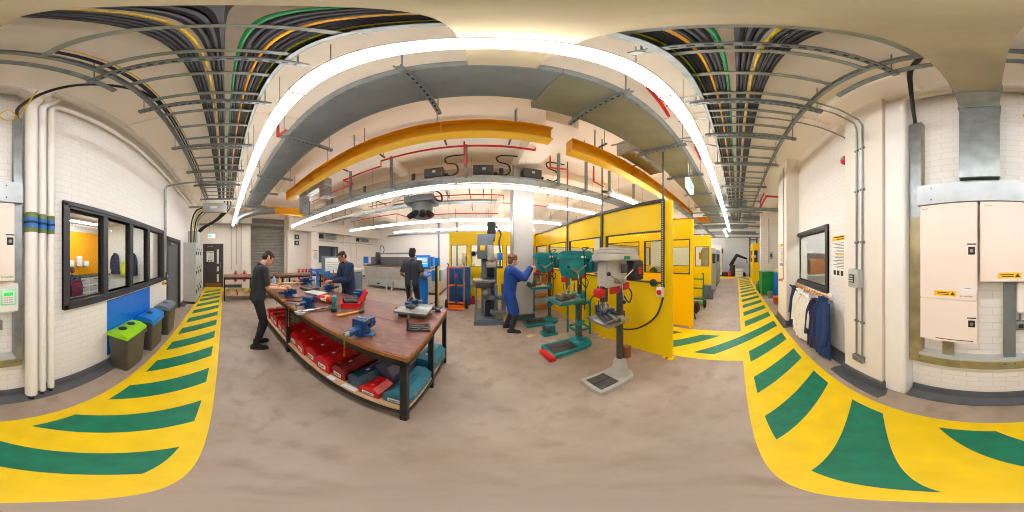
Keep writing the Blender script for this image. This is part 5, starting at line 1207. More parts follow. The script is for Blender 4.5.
# ================================================================== WORKBENCHES
BX0, BX1, BY0, BY1, BT = -3.95, -.45, .92, 2.13, .905
t = thing('workbench', 'long workbench with worn red brown top, steel frame and plywood shelf', 'workbench', (0, 0, 0))
MB().b(BX0, BX1, BY0+.015, (BY0+BY1)/2-.002, BT-.035, BT).b(BX0, BX1, (BY0+BY1)/2+.002, BY1, BT-.035, BT).o('worktop', M_wood, t, False)
MB().b(BX0, BX1+.004, BY0+.004, BY0+.02, BT-.045, BT-.004).b(BX1-.01, BX1+.006, BY0, BY1, BT-.045, BT-.004).o('top_edging', M_plyedge, t, False)
MB().b(BX0, BX1, BY0, BY0+.05, BT-.095, BT-.04).b(BX0, BX1, BY1-.05, BY1, BT-.095, BT-.04).b(BX1-.05, BX1, BY0, BY1, BT-.095, BT-.04).b(BX0, BX0+.05, BY0, BY1, BT-.095, BT-.04).o('top_frame', M_blackm, t, False)
for x in (BX1-.025, -2.30, BX0+.025):
    for y in (BY0+.025, BY1-.025) + (((BY0+BY1)/2,) if x > -1 else ()): MB().b(x-.025, x+.025, y-.025, y+.025, 0, BT-.05, .003).o('leg', M_blackm, t, False)
MB().b(BX0, BX1, BY0, BY0+.05, .13, .18).b(BX0, BX1, BY1-.05, BY1, .13, .18).b(BX1-.05, BX1, BY0, BY1, .13, .18).b(BX0, BX0+.05, BY0, BY1, .13, .18).o('shelf_frame', M_blackm, t, False)
MB().b(BX0+.01, BX1-.01, BY0+.01, BY1-.01, .18, .2).o('shelf_board', M_ply, t, False)
# second bench, end on, along the shutter wall
t = thing('side_bench', 'farther narrow bench with brown top before the roller shutter', 'workbench', (-6.2, 1.95, 0))
MB().b(-.42, .42, -1.98, 1.95, BT-.05, BT).o('worktop', M_wood, t, False); MB().b(-.42, .42, -1.98, 1.95, BT-.1, BT-.05).o('top_frame', M_blackm, t, False)
for sx in (-.39, .39):
    for y in (-1.95, -.9, .5, 1.92): MB().b(sx-.025, sx+.025, y-.025, y+.025, 0, BT-.1).o('leg', M_blackm, t, False)
MB().b(-.4, .4, -1.95, 1.92, .2, .22).o('shelf_board', M_ply, t, False)
for i, (y, m, l) in enumerate(((-1.5, M_ply, 'pale timber pack low under the side bench, nearest the exit door'), (-.75, M_sticker, 'yellow pack on the low shelf of the side bench'), (1.3, M_red, 'red box low on the side bench shelf'))):
    t = thing('stored_pack', l, 'box', (-6.1, y+1.95, .22)); MB().b(-.3, .3, -.25, .25, 0, .12, .01).o('pack_body', m, t); MB().b(-.31, .31, -.02, .02, 0, .125).o('strap', M_dark, t, False)
ZT = BT
# bench vices
def vice(loc, rz, lab, s=1.0, m=M_blue):
    """jaws open along local -y (front); screw handle at -y"""
    t = thing('bench_vice', lab, 'vice', loc, rz); t.scale = (s, s, s)
    MB().lathe([(.1, 0), (.1, .012), (.075, .02), (.07, .045)], n=20).b(-.12, .12, -.03, .03, 0, .014, .004).o('swivel_base', m, t)
    MB().prism([(-.14, .05), (.14, .05), (.17, .085), (.14, .12), (-.1, .12)], -.045, .045, 'x').o('body', m, t)
    MB().b(-.075, .075, .0, .055, .09, .18, .01).b(-.05, .05, .05, .15, .12, .155, .01).o('fixed_jaw', m, t)
    MB().b(-.075, .075, -.09, -.035, .08, .18, .01).b(-.035, .035, -.24, -.05, .06, .11, .012).o('moving_jaw', m, t)
    MB().b(-.072, .072, -.012, .0, .135, .184).b(-.072, .072, -.035, -.024, .135, .184).o('jaw_plates', M_steel, t, False)
    MB().c((0, -.3, .085), (0, -.22, .085), .022, .026).c((0, -.24, .085), (0, .16, .085), .011).o('screw', M_steel, t)
    MB().c((0, -.285, -.14), (0, -.285, .11), .006, n=8).e((0, -.285, -.14), (.011, .011, .011)).e((0, -.285, .11), (.011, .011, .011)).o('tommy_bar', M_brassy, t)
    return t
vice((-.96, 1.10, ZT), .12, 'blue bench vice at the front edge with a long brass handle, nearest the camera', .92)
vice((-2.02, 1.16, ZT), .3, 'blue bench vice at the front edge beside the cordless drill', .88)
vice((-2.72, 1.14, ZT), -.05, 'blue bench vice the man at the left is working in', .85)
vice((-.90, 2.02, ZT), PI-.2, 'blue bench vice at the back edge behind the surface plate', .8)
vice((-1.85, 2.0, ZT), PI+.3, 'blue bench vice at the back edge beside the open red case', .95)
vice((-2.70, 2.02, ZT), PI, 'blue bench vice in front of the man in the navy overall', .85)
vice((-3.75, 2.02, ZT), PI, 'blue bench vice at the back edge near the far left end', 1.0)
tag(MB().c((0, 0, 0), (0, 0, .006), .02).c((0, 0, -.3), (0, 0, .0), .009, n=10).o('brass_rod', M_brassy), 'brass rod hanging at the front edge beside the mid leg of the bench', 'rod', None, (-2.18, .905, .86))
# surface plate with height gauge
t = thing('surface_plate', 'grey surface plate on a ribbed base at the right end of the bench', 'surface plate', (-.79, 1.86, ZT), .08)
MB().b(-.2, .2, -.2, .2, .05, .08, .004).o('plate', M_steel, t); MB().b(-.16, .16, -.16, .16, .0, .05, .01).o('ribbed_base', mat('dark green cast base', '#3d4f49', .5), t)
MB().c((-.24, -.05, .065), (-.2, -.05, .065), .01).c((.2, .08, .065), (.25, .08, .065), .02).o('lift_handle', M_dark, t)
t = thing('height_gauge', 'height gauge with black base standing on the surface plate', 'height gauge', (-.84, 1.86, ZT+.08)); MB().lathe([(.05, 0), (.05, .02), (.03, .04), (.012, .05)], n=20).b(-.06, .02, -.04, .04, 0, .025, .006).o('base', M_dark, t); MB().b(-.008, .008, -.006, .006, .03, .36).o('beam', M_steel, t, False); MB().b(-.02, .02, -.025, .012, .1, .14, .003).o('slider', M_dark, t)
tag(MB().c((0, 0, .02), (0, 0, .045), .03).b(-.04, .04, -.02, .02, 0, .02, .005).o('dial_tool', M_dark), 'small dark dial tool right of the surface plate', 'tool', None, (-.54, 2.02, ZT))
# slotted angle plate
t = thing('angle_plate', 'slotted cast angle plate near the right edge of the bench', 'angle plate', (-.56, 1.40, ZT), .35)
def slotted(x0, x1, a0, a1, h0, h1, ax):
    mb = MB(); n = 3; st = (a1-a0-.02)/n
    def bb(xa, xb, p, q):
        if ax == 'h': mb.b(xa, xb, p, q, h0, h1)
        else: mb.b(xa, xb, h0, h1, p, q)
    bb(x0, x0+.025, a0, a1); bb(x1-.025, x1, a0, a1); bb((x0+x1)/2-.012, (x0+x1)/2+.012, a0, a1)
    for k in range(n+1): bb(x0, x1, a0+k*st, a0+k*st+.02)
    return mb
slotted(-.11, .11, -.02, .14, 0, .018, 'h').o('foot_plate', M_cast, t, False)
M2 = slotted(-.08, .08, 0, .13, -.018, 0, 'v'); bmesh.ops.transform(M2.bm, matrix=Matrix.Translation((-.11, .06, 0)) @ Matrix.Rotation(PI/2, 4, 'Z'), verts=M2.bm.verts[:]); M2.o('upright_plate', M_cast, t, False)
# hammer
t = thing('hammer', 'hammer with yellow wooden handle lying in the middle of the bench', 'hammer', (-1.425, 1.38, ZT+.018), math.atan2(.34, .07))
MB().lathe([(.014, -.18), (.017, -.1), (.012, .08), (.014, .16)], M=Matrix.Rotation(PI/2, 4, 'Y'), n=12).o('handle', M_hwood, t)
MB().c((.16, -.055, .005), (.16, .02, .005), .023, n=14).c((.16, .02, .005), (.16, .05, .005), .02, .008, 14).o('head', M_cast, t)
tag(MB().cap((-.035, 0, .005), (.035, 0, .005), .005).o('blue_pencil', M_bright), 'short blue marker lying between the hammer and the nearest vice', 'marker', None, (-1.21, 1.34, ZT), .9)
# cordless drill
t = thing('cordless_drill', 'teal and black cordless drill standing on its battery', 'cordless drill', (-1.66, 1.32, ZT), 2.4)
MB().b(-.055, .055, -.04, .04, 0, .05, .012).o('battery', M_black, t); MB().b(-.05, .05, -.035, .035, .05, .065, .008).b(-.03, .03, -.025, .025, .05, .17, .014).o('grip', M_teal, t)
MB().c((-.09, 0, .19), (.05, 0, .19), .034, n=18).o('motor_body', M_teal, t); MB().c((.05, 0, .19), (.11, 0, .19), .03, .022, 18).o('chuck', M_black, t); MB().c((.11, 0, .19), (.15, 0, .19), .006, n=8).o('bit', M_steel, t); MB().b(-.05, .02, -.036, .036, .17, .185).o('name_strip', M_black, t)
# open red case with drill boxes
def red_case(loc, rz, lab):
    t = thing('red_case', lab, 'case', loc, rz)
    MB().b(-.17, .17, -.14, .14, 0, .02, .006).b(-.17, .17, -.14, -.12, .02, .07, .004).b(-.17, .17, .12, .14, .02, .07, .004).b(-.17, -.15, -.14, .14, .02, .07).b(.15, .17, -.14, .14, .02, .07).o('tray', M_red, t)
    MB().b(-.15, .15, -.005, .015, -.0, .2, .006, M=Matrix.Translation((0, .14, .06)) @ Matrix.Rotation(R(-28), 4, 'X')).o('lid', M_red, t)
    for x in (-.07, .07): MB().b(x-.06, x+.06, -.1, .1, .02, .1, .02).o('insert', M_black, t)
    MB().b(-.12, .12, .017, .02, .04, .16, M=Matrix.Translation((0, .14, .06)) @ Matrix.Rotation(R(-28), 4, 'X')).o('lid_lining', mat('pale red lining', '#e6474a', .5), t)
    return t
red_case((-1.72, 1.68, ZT), -.75, 'open red case with two black inserts beside the cordless drill')
t = thing('red_angle_grinder', 'red and yellow power tool behind the cordless drill', 'power tool', (-2.08, 1.48, ZT), .3)
MB().c((-.14, 0, .06), (.1, 0, .06), .055, .05, 18).o('body', M_red, t); MB().c((.1, 0, .06), (.17, 0, .06), .062, .055, 18).o('gear_head', M_redp, t); MB().c((-.2, 0, .06), (-.14, 0, .06), .04, .05).o('end_cap', M_black, t); MB().c((.02, 0, .06), (.05, 0, .06), .058, n=18).o('yellow_band', M_sticker, t); MB().b(-.05, .05, -.057, -.045, .04, .08).o('white_label', M_white, t)
# grey steel box
t = thing('steel_box', 'grey flared steel box left of the red power tool', 'box', (-2.36, 1.48, ZT), .25)
MB().prism([(-.13, 0), (.13, 0), (.16, .1), (-.16, .1)], -.1, .1, 'y').o('box_body', M_lgrey, t, False); MB().b(-.17, .17, -.12, .12, .1, .115, .003).o('lid', M_lgrey, t)
# hacksaw
t = thing('hacksaw', 'steel hacksaw with pale frame lying between vice and cordless drill', 'hacksaw', (-1.79, 1.16, ZT+.012), 1.45)
MB().tube([(-.2, -.05, 0), (-.2, .05, 0), (.2, .05, 0), (.2, -.04, 0)], .009, 8).o('frame', M_chrome, t); MB().b(-.2, .2, -.051, -.047, -.008, .008).o('blade', M_steel, t, False)
MB().prism([(-.2, -.06), (-.3, -.07), (-.32, .03), (-.2, .06), (-.21, .035), (-.28, .01), (-.27, -.035), (-.2, -.035)], -.012, .014, 'z').o('handle', M_lgrey, t)
# long files / bars
for x, y, a, L, m, l, hd in ((-2.35, 1.1, .9, .3, M_cast, 'long file lying beside the left front vice', 1), (-2.55, 1.35, 1.25, .5, M_cast, 'long dark bar lying across the bench behind the left vice', 0), (-2.25, 1.0, 1.3, .26, M_steel, 'slim steel rod at the front edge between two vices', 0), (-2.95, 1.1, .1, .26, M_cast, 'short file left of the working man\'s vice', 1)):
    t = thing('file' if hd else 'steel_bar', l, 'tool', (x, y, ZT+.008), a); MB().b(-L/2, L/2, -.012, .012, -.005, .005).o('blade', m, t, False); MB().c((-L/2-.1 if hd else -L/2-.01, 0, 0), (-L/2, 0, 0), .013 if hd else .012, n=10).o('handle' if hd else 'end_stop', M_hwood if hd else M_cast, t)
# metal block, wood, bottle etc at the far end
t = thing('steel_plate', 'thick dark steel plate with a raised strip at the back of the bench', 'steel plate', (-3.1, 1.78, ZT), .1); MB().b(-.17, .17, -.15, .15, 0, .05, .004).o('block', M_cast, t); MB().b(-.17, .17, -.02, .02, .05, .07, .003).o('raised_strip', M_steel, t)
tag(MB().b(-.05, .05, -.33, .33, .05, .07, .002).b(-.04, .04, -.25, -.2, 0, .05).b(-.04, .04, .2, .25, 0, .05).o('timber_board', M_ply), 'pale timber board raised on blocks at the far left end of the bench', 'board', None, (-3.78, 1.62, ZT), -.1)
def bottle(loc, lab, m, h=.22, r=.04, capm=M_white):
    t = thing('bottle', lab, 'bottle', loc); MB().lathe([(r, 0), (r, h*.7), (r*.4, h*.85), (r*.35, h)], n=16).o('bottle_body', m, t); MB().c((0, 0, h), (0, 0, h*1.12), r*.45).o('cap', capm, t); return t
bottle((-3.88, 1.22, ZT), 'pale blue spray bottle at the far left end of the bench', mat('pale blue liquid plastic', '#9fbcd6', .3), .24, .05, M_navy)
bottle((-3.9, 1.10, ZT), 'slim clear bottle beside the pale blue one', mat('clear plastic', '#d3dee2', .2), .2, .028)
bottle((-3.86, 1.36, ZT), 'small bottle with yellow label behind the pale blue one', M_sticker, .18, .03)
t = thing('red_spray_gun', 'red tool with white label at the far left end of the bench', 'tool', (-3.85, 1.9, ZT), .4); MB().b(-.09, .06, -.05, .05, 0, .07, .02).c((.0, 0, .06), (.1, 0, .12), .035).o('tool_body', M_red, t); MB().b(-.05, .02, -.051, -.05, .02, .05).o('label', M_white, t, False)
t = thing('wood_workpiece', 'pale workpiece with shavings gripped in the left vice', 'workpiece', (-2.72, 1.07, ZT+.17)); MB().b(-.1, .12, -.03, .03, 0, .03, .004, M=Matrix.Rotation(.5, 4, 'Z')).o('piece', M_ply, t); MB().e((.04, .03, .035), (.05, .04, .012)).o('shavings', M_ply, t)
t = thing('small_parts_tray', 'small tray of bits beside the red power tool', 'tray', (-2.32, 1.72, ZT)); MB().b(-.08, .08, -.05, .05, 0, .02, .004).o('tray_body', M_blue, t); MB().e((0, 0, .025), (.05, .03, .015)).o('bits', M_orange, t)
# blue rail frame and whiteboard stand behind the bench
t = thing('blue_handrail', 'blue tubular frame standing behind the bench, left of the navy overall', 'handrail', (-4.0, 2.62, 0), -.1)
for x in (-.55, -.1, .55): MB().b(x-.03, x+.03, -.03, .03, 0, 1.25).o('upright', M_bright, t, False)
MB().b(-.6, .6, -.025, .025, 1.17, 1.23).b(-.6, .6, -.025, .025, .55, .6).o('rail', M_bright, t, False); MB().b(-.58, -.52, -.025, .5, 1.17, 1.23).o('side_rail', M_bright, t, False)
t = thing('notice_easel', 'grey easel board with white paper behind the man in the navy overall', 'easel', (-3.95, 3.12, 0), .9)
MB().b(-.38, .38, -.02, .02, .95, 1.65, .01, M=Matrix.Rotation(R(-6), 4, 'X')).o('board', mat('slate easel', '#5f7078', .45), t)
p_ = MB().b(-.26, .26, -.03, -.021, 1.12, 1.6, .002, M=Matrix.Rotation(R(-6), 4, 'X')).o('paper', M_paper, t)
mb = MB()
for k in range(5): mb.b(-.2, .18-.05*(k % 2), -.0315, -.03, 1.2+.06*k, 1.215+.06*k, M=Matrix.Rotation(R(-6), 4, 'X'))
mb.o('handwriting', M_lgrey, p_, False)
for x in (-.3, .3): MB().tube([(x, 0, 1.0), (x*1.2, -.2, 0)], .018).o('leg', M_orange, t)
MB().tube([(0, .05, 1.2), (0, .45, 0)], .018).o('rear_leg', M_orange, t)
t = thing('red_gas_cabinet', 'red cabinet behind the easel below the far window', 'cabinet', (-7.9, 6.0, 0)); MB().b(-.3, .3, -.3, .3, 0, 1.0, .01).o('carcass', M_redp, t); MB().b(.3, .315, -.27, .27, .05, .95, .004).o('door', M_redp, t)
t = thing('grey_bin', 'dark grey rounded bin standing between the navy overall and the cutting machine', 'bin', (-5.0, 5.2, 0)); MB().b(-.25, .25, -.22, .22, .05, .95, .08, 4).o('bin_body', M_grey, t); MB().b(-.27, .27, -.24, .24, .95, 1.1, .06, 4).o('lid', M_lgrey, t)
for s in (-.2, .2): MB().c((s-.03, -.2, .1), (s+.03, -.2, .1), .1).o('wheel', M_rubber, t)

# ---- toolboxes on the bench shelf
def toolbox(loc, rz, lab, m, L=.5, W=.21, H=.21, label=True, grp=None, style=0):
    t = thing('toolbox', lab, 'toolbox', loc, rz, grp)
    MB().b(-W/2, W/2, 0, L, 0, H*.55, .004).o('tray_body', m, t, False)
    MB().prism([(-W/2-.003, H*.55), (W/2+.003, H*.55), (W/2+.003, H*.66), (W*.22, H), (-W*.22, H), (-W/2-.003, H*.66)], -.004, L+.004, 'y').o('lid', m, t, False)
    MB().tube([(0, L*.35, H), (0, L*.36, H+.03), (0, L*.64, H+.03), (0, L*.65, H)], .006, 8).o('handle', M_chrome if style else m, t)
    for y in (.25, .75): MB().b(W/2, W/2+.008, L*y-.02, L*y+.02, H*.45, H*.65, .002).o('latch', M_steel, t)
    if label: 
        l = MB().b(-W*.28, W*.28, -.009, -.004, H*.2, H*.5, .001).o('name_label', M_paper, t); MB().b(-W*.22, W*.2, -.010, -.009, H*.36, H*.4).b(-W*.22, W*.1, -.010, -.009, H*.27, H*.31).o('label_print', M_ink, l, False)
    MB().b(-W*.06, W*.06, L*.25, L*.32, H, H+.002).o('lid_sticker', M_paper, t, False)
    return t
ZS = .2
reds = [(-3.55, 'red toolbox farthest left on the bench shelf, by the left leg'), (-3.28, 'red toolbox second from the left end of the shelf'), (-3.02, 'red toolbox third from the left end of the shelf'), (-2.78, 'red toolbox just behind the man\'s boots on the shelf'), (-2.53, 'red toolbox left of the middle bench leg'), (-2.18, 'red toolbox right of the middle bench leg'), (-1.93, 'labelled red toolbox second right of the middle leg'), (-1.68, 'labelled red toolbox third right of the middle leg'), (-1.42, 'labelled bright red toolbox next to the faded dark one')]
for i, (x, l) in enumerate(reds): toolbox((x, .97+(.015 if i % 2 else 0), ZS), .03*((i*7) % 3-1), l, M_red, .56+.03*(i % 2), .22, .205+.01*(i % 3))
toolbox((-1.20, 1.0, ZS), .0, 'faded dark red toolbox with white label beside the blue one', M_dred, .6, .19, .19)
toolbox((-.97, 1.0, ZS), -.1, 'dark blue teal toolbox with embossed front, right of the faded red one', mat('dark petrol paint', '#15405e', .35, var=.2), .55, .2, .2, False, style=1)
toolbox((-.80, .97, ZS), .0, 'short bright red toolbox at the front edge near the right leg', M_red, .2, .2, .14)
toolbox((-.84, 1.22, ZS), -.12, 'slate purple toolbox behind the short red one', mat('slate purple paint', '#58566e', .4, var=.15), .5, .25, .26, False, style=1)
toolbox((-.57, .98, ZS), -.02, 'pale teal toolbox with label at the right front corner of the shelf', M_tealb, .5, .2, .17)
toolbox((-.60, 1.6, ZS), -.1, 'pale teal toolbox behind, at the right rear of the shelf', M_tealb, .42, .24, .2, False)
for i, (x, m, l) in enumerate(((-3.4, M_dred, 'dark red toolbox in the rear row, left end'), (-2.9, M_dred, 'dark red toolbox in the rear row behind the boots'), (-2.5, M_grey, 'grey toolbox in the rear row left of the middle leg'), (-2.0, M_dred, 'dark red toolbox in the rear row right of the middle leg'), (-1.5, M_red, 'red toolbox in the rear row behind the labelled ones'), (-1.15, M_dred, 'dark red toolbox in the rear row behind the blue one'))): toolbox((x, 1.62, ZS), .05, l, m, .44, .24, .2, False)
t = thing('circular_saw', 'grey and silver saw lying on toolboxes left of the middle leg', 'power tool', (-2.62, 1.22, ZS+.235), .4); MB().b(-.12, .12, -.1, .1, 0, .1, .03).o('casing', M_lgrey, t); MB().c((0, -.12, .08), (0, -.1, .08), .1, n=24).o('disc_guard', M_galvd, t); MB().c((.0, -.13, .08), (.0, -.12, .08), .02).o('hub', M_dark, t)
tag(MB().b(-.045, .045, -.03, .03, 0, .003).o('paper_slip', M_paper, None, False), 'white paper slip on the shelf edge before the faded red toolbox', 'paper', None, (-1.24, .955, ZS), .1)
tag(MB().b(-.08, .08, -.025, .025, 0, .003).o('paper_slip', M_paper, None, False), 'larger white paper slip on the shelf before the dark blue toolbox', 'paper', None, (-1.0, .965, ZS), .05)
# ================================================================== PEOPLE
def ik(a, c, l1, l2, pole):
    a = Vector(a); c = Vector(c); d = c-a; D = min(d.length, (l1+l2)*.999); dn = d.normalized()
    x = (l1*l1-l2*l2+D*D)/(2*D); h = math.sqrt(max(l1*l1-x*x, 0))
    p = Vector(pole); p = (p-dn*p.dot(dn)).normalized()
    return a+dn*x+p*h
def remesh(o, vox, it=3):
    m = o.modifiers.new('weld', 'REMESH'); m.mode = 'VOXEL'; m.voxel_size = vox; m.use_smooth_shade = True
    s = o.modifiers.new('smooth', 'SMOOTH'); s.iterations = it; s.factor = .5
    return o
def person(lab, loc, rz, H, lean, hands, feet, head_pitch, head_yaw, skin, hair, hairstyle, top, bottom, coat=None, sleeves='short', beard=False, hipshift=(0, 0), hipz=None):
    """faces local +y; built as one continuous body with clothing laid over it"""
    t = thing('person', lab, 'person', loc, rz); k = H/1.8
    hip = Vector((hipshift[0], hipshift[1], hipz or .95*k)); L = .50*k
    up = Vector((0, math.sin(lean), math.cos(lean))); fw = Vector((0, math.cos(lean), -math.sin(lean)))
    ch = hip+up*L                    # shoulder-line centre
    SH = {s: ch+Vector((s*.185*k, 0, -.01*k)) for s in (-1, 1)}
    HP = {s: hip+Vector((s*.095*k, 0, -.02)) for s in (-1, 1)}
    nk = ch+(up*.9+fw*math.sin(head_pitch)*.4)*.09*k
    pitch = lean+head_pitch
    hu = Vector((0, math.sin(pitch), math.cos(pitch))); hf0 = Vector((0, math.cos(pitch), -math.sin(pitch)))
    Ry = Matrix.Rotation(head_yaw, 3, 'Z'); hu = Ry @ hu; hf = Ry @ hf0; hr = hf.cross(hu)
    hc = nk+hu*.115*k
    HM = Matrix((hr, hf, hu)).transposed()          # local head axes -> person
    def hp(x, y, z): return hc+HM @ (Vector((x, y, z))*k)
    b = MB()
    # torso
    for s in (-1, 1):
        b.cap(hip+Vector((s*.07*k, 0, 0)), ch+Vector((s*.09*k, 0, -.06*k)), .095*k, .105*k)
        b.cap(ch+Vector((s*.05*k, 0, -.03*k)), SH[s], .07*k, .062*k)
    b.cap(ch-up*.04*k, nk, .06*k, .052*k); b.cap(nk, hc, .05*k, .05*k)
    # head
    b.e(hp(0, -.012, .03), (.076*k, .096*k, .09*k), HM); b.e(hp(0, .025, -.03), (.062*k, .072*k, .085*k), HM); b.e(hp(0, .05, -.085), (.034*k, .032*k, .03*k), HM)
    b.cap(hp(0, .088, .005), hp(0, .112, -.028), .011*k, .016*k)          # nose
    b.cap(hp(-.018, .088, -.06), hp(.018, .088, -.06), .011*k, .011*k)    # lips
    b.cap(hp(-.035, .08, .028), hp(.035, .08, .028), .012*k)              # brow
    for s in (-1, 1): b.e(hp(s*.077, -.005, -.01), (.012*k, .02*k, .032*k), HM)
    EL, WR, KN, AN = {}, {}, {}, {}
    for s in (-1, 1):
        wr = Vector(hands[s][0]); EL[s] = ik(SH[s], wr, .30*k, .27*k, (s*.28, -.45, -.8)); 
        if (wr-SH[s]).length > .565*k: wr = SH[s]+(wr-SH[s]).normalized()*.565*k
        WR[s] = wr
        b.cap(SH[s], EL[s], .052*k, .042*k); b.cap(EL[s], wr, .042*k, .027*k)
        # hand: palm, four fingers, thumb
        d = Vector(hands[s][1]).normalized(); nrm = Vector(hands[s][2]); nrm = (nrm-d*nrm.dot(d)).normalized(); sd = d.cross(nrm)
        ts = -1 if s*1 > 0 else 1
        pe = wr+d*.09*k
        for q in (-.024, 0, .024): b.cap(wr+sd*q*.7*k, pe+sd*q*k, .016*k, .014*k, 10)
        for i, (q, fl) in enumerate(((-.034, .060), (-.012, .075), (.011, .080), (.034, .070))):
            q = q*(1 if s > 0 else -1)*1
            p0 = pe+sd*q*k; p1 = p0+(d*.8+nrm*.45).normalized()*fl*.5*k; p2 = p1+(d*.35+nrm*.9).normalized()*fl*.5*k
            b.cap(p0, p1, .0095*k, .0085*k, 8); b.cap(p1, p2, .0085*k, .0075*k, 8)
        th = wr+d*.03*k-sd*.03*k*ts; t1 = th+(d*.6-sd*ts*.7+nrm*.3).normalized()*.04*k; b.cap(th, t1, .013*k, .011*k, 8); b.cap(t1, t1+(d*.7+nrm*.6).normalized()*.035*k, .011*k, .009*k, 8)
        an = Vector((feet[s][0], feet[s][1], .085*k)); AN[s] = an
        fd = Vector((math.sin(feet[s][2]), math.cos(feet[s][2]), 0)); KN[s] = ik(HP[s], an, .44*k, .435*k, (fd.x*.4, 1, 0))
        b.cap(HP[s], KN[s], .082*k, .056*k); b.cap(KN[s], an, .056*k, .036*k)
        b.cap(an-fd*.04*k+Vector((0, 0, -.045*k)), an+fd*.13*k+Vector((0, 0, -.055*k)), .032*k, .026*k)
    body = remesh(b.o('body', skin, t), .008, 2)
    # face details
    for s in (-1, 1):
        e = MB().e(hp(s*.031, .084, .006), (.011*k, .008*k, .008*k), HM).o('eye', M_white, t); MB().e(hp(s*.031, .0905, .004), (.005*k, .004*k, .005*k), HM).o('iris', M_black, e)
        MB().cap(hp(s*.017, .095, .030), hp(s*.045, .088, .030), .005*k, .004*k, 8).o('eyebrow', hair, t)
    # hair
    h = MB()
    if hairstyle == 'short':
        h.e(hp(0, -.024, .066), (.078*k, .092*k, .064*k), HM); h.e(hp(0, -.048, .004), (.074*k, .062*k, .07*k), HM); h.e(hp(0, -.0, .03), (.0785*k, .07*k, .05*k), HM); h.e(hp(0, .035, .103), (.05*k, .03*k, .018*k), HM)
    elif hairstyle == 'tall':
        h.e(hp(0, -.02, .07), (.09*k, .10*k, .085*k), HM); h.e(hp(0, -.055, .01), (.08*k, .065*k, .085*k), HM)
        for q in range(14):
            a = q*2.4; h.e(hp(.062*math.cos(a)*(.5+.5*(q%3)/2), -.02+.07*math.sin(a)*(.5+.5*(q%3)/2), .125+.02*math.sin(q*3)), (.038*k, .038*k, .034*k))
    else:
        h.e(hp(0, -.025, .055), (.088*k, .103*k, .085*k), HM); h.e(hp(0, -.06, -.01), (.082*k, .065*k, .085*k), HM)
        for q in range(26):
            a = q*2.399; z = 1-q/26*1.25; r_ = math.sqrt(max(0, 1-z*z))
            x_, y_ = r_*math.cos(a), r_*math.sin(a)
            if y_ > .55 and z < .5: continue
            h.e(hp(x_*.092, -.03+y_*.103, .045+z*.09), (.03*k, .03*k, .028*k))
    remesh(h.o('hair', hair, t), .009, 1)
    if beard:
        m = MB().e(hp(0, .036, -.088), (.05*k, .05*k, .034*k), HM); remesh(m.o('beard', hair, t), .008, 1)
        # lips above the beard stay part of the body
    # top
    g = (.034 if coat else .022 if sleeves == 'long' else .014)*k
    def torso(mb, g, low):
        for s in (-1, 1):
            mb.cap(hip+up*low+Vector((s*.075*k, 0, 0)), ch+Vector((s*.09*k, 0, -.06*k)), .098*k+g, .107*k+g)
            mb.cap(ch+Vector((s*.05*k, 0, -.03*k)), SH[s], .07*k+g, .064*k+g)
        mb.cap(ch-up*.03*k, ch+up*.03*k, .066*k+g, .06*k+g*.6)
    a = MB(); torso(a, g, -.02)
    for s in (-1, 1):
        if sleeves == 'short':
            e = SH[s].lerp(EL[s], .72); a.cap(SH[s], e, .060*k+g, .052*k+g)
        else:
            a.cap(SH[s], EL[s], .060*k+g, .05*k+g); a.cap(EL[s], EL[s].lerp(WR[s], .9), .05*k+g, .036*k+g)
        if coat: 
            pass
    if coat:
        for s in (-1, 1): a.cap(HP[s]+Vector((s*.015, 0, .03)), KN[s].lerp(AN[s], -.02)+Vector((s*.015, -.03, 0)), .105*k, .105*k)
        a.cap((HP[1]+HP[-1])/2+Vector((0, -.02, 0)), (KN[1]+KN[-1])/2+Vector((0, -.04, 0)), .11*k, .115*k)
    remesh(a.o('coat' if coat else 'shirt', top, t), .012, 4)
    MB().tube(smooth_path([ch+(fw*.062+up*.0)*k+Vector((0, 0, .02*k)), ch+Vector((.06*k, .01, .05*k)), ch+(-fw*.06+up*.07)*k, ch+Vector((-.06*k, .01, .05*k)), ch+(fw*.062+up*.0)*k+Vector((0, 0, .02*k))], 5), .013*k).o('collar', top, t)
    # trousers
    p = MB()
    for s in (-1, 1):
        p.cap(hip+Vector((s*.07*k, 0, .03*k)), HP[s], .102*k, .1*k); p.cap(HP[s], KN[s], .092*k, .07*k); p.cap(KN[s], AN[s]+Vector((0, 0, .03*k)), .07*k, .056*k)
    remesh(p.o('trousers', bottom, t), .012, 3)
    if not coat and sleeves == 'short':
        for s in (-1, 1): MB().c(SH[s].lerp(EL[s], .76), SH[s].lerp(EL[s], .80), .064*k, .062*k, 20).o('cuff', top, t)
    for s in (-1, 1):
        fd = Vector((math.sin(feet[s][2]), math.cos(feet[s][2]), 0)); an = AN[s]
        q = MB().cap(an-fd*.05*k+Vector((0, 0, -.035*k)), an+fd*.06*k+Vector((0, 0, -.035*k)), .047*k, .044*k); q.cap(an+Vector((0, 0, -.03)), an+Vector((0, 0, .06*k)), .05*k, .052*k); q.cap(an+fd*.05*k+Vector((0, 0, -.045*k)), an+fd*.16*k+Vector((0, 0, -.05*k)), .042*k, .034*k)
        bt = remesh(q.o('boot', M_black, t), .009, 2)
        sd = Vector((fd.y, -fd.x, 0)); base = Vector((an.x, an.y, 0))
        pl = []
        for (u, v) in ((-.09, -.03), (-.1, 0), (-.09, .03), (0, .042), (.12, .048), (.19, .025), (.205, 0), (.19, -.025), (.12, -.048), (0, -.042)): w = base+fd*u*k+sd*v*k; pl.append((w.x, w.y))
        MB().prism(pl, .0, .022, 'z').o('sole', M_rubber, bt)
    return t
def skin(n, c): return mat(n, c, .5, var=.04, scale=12)
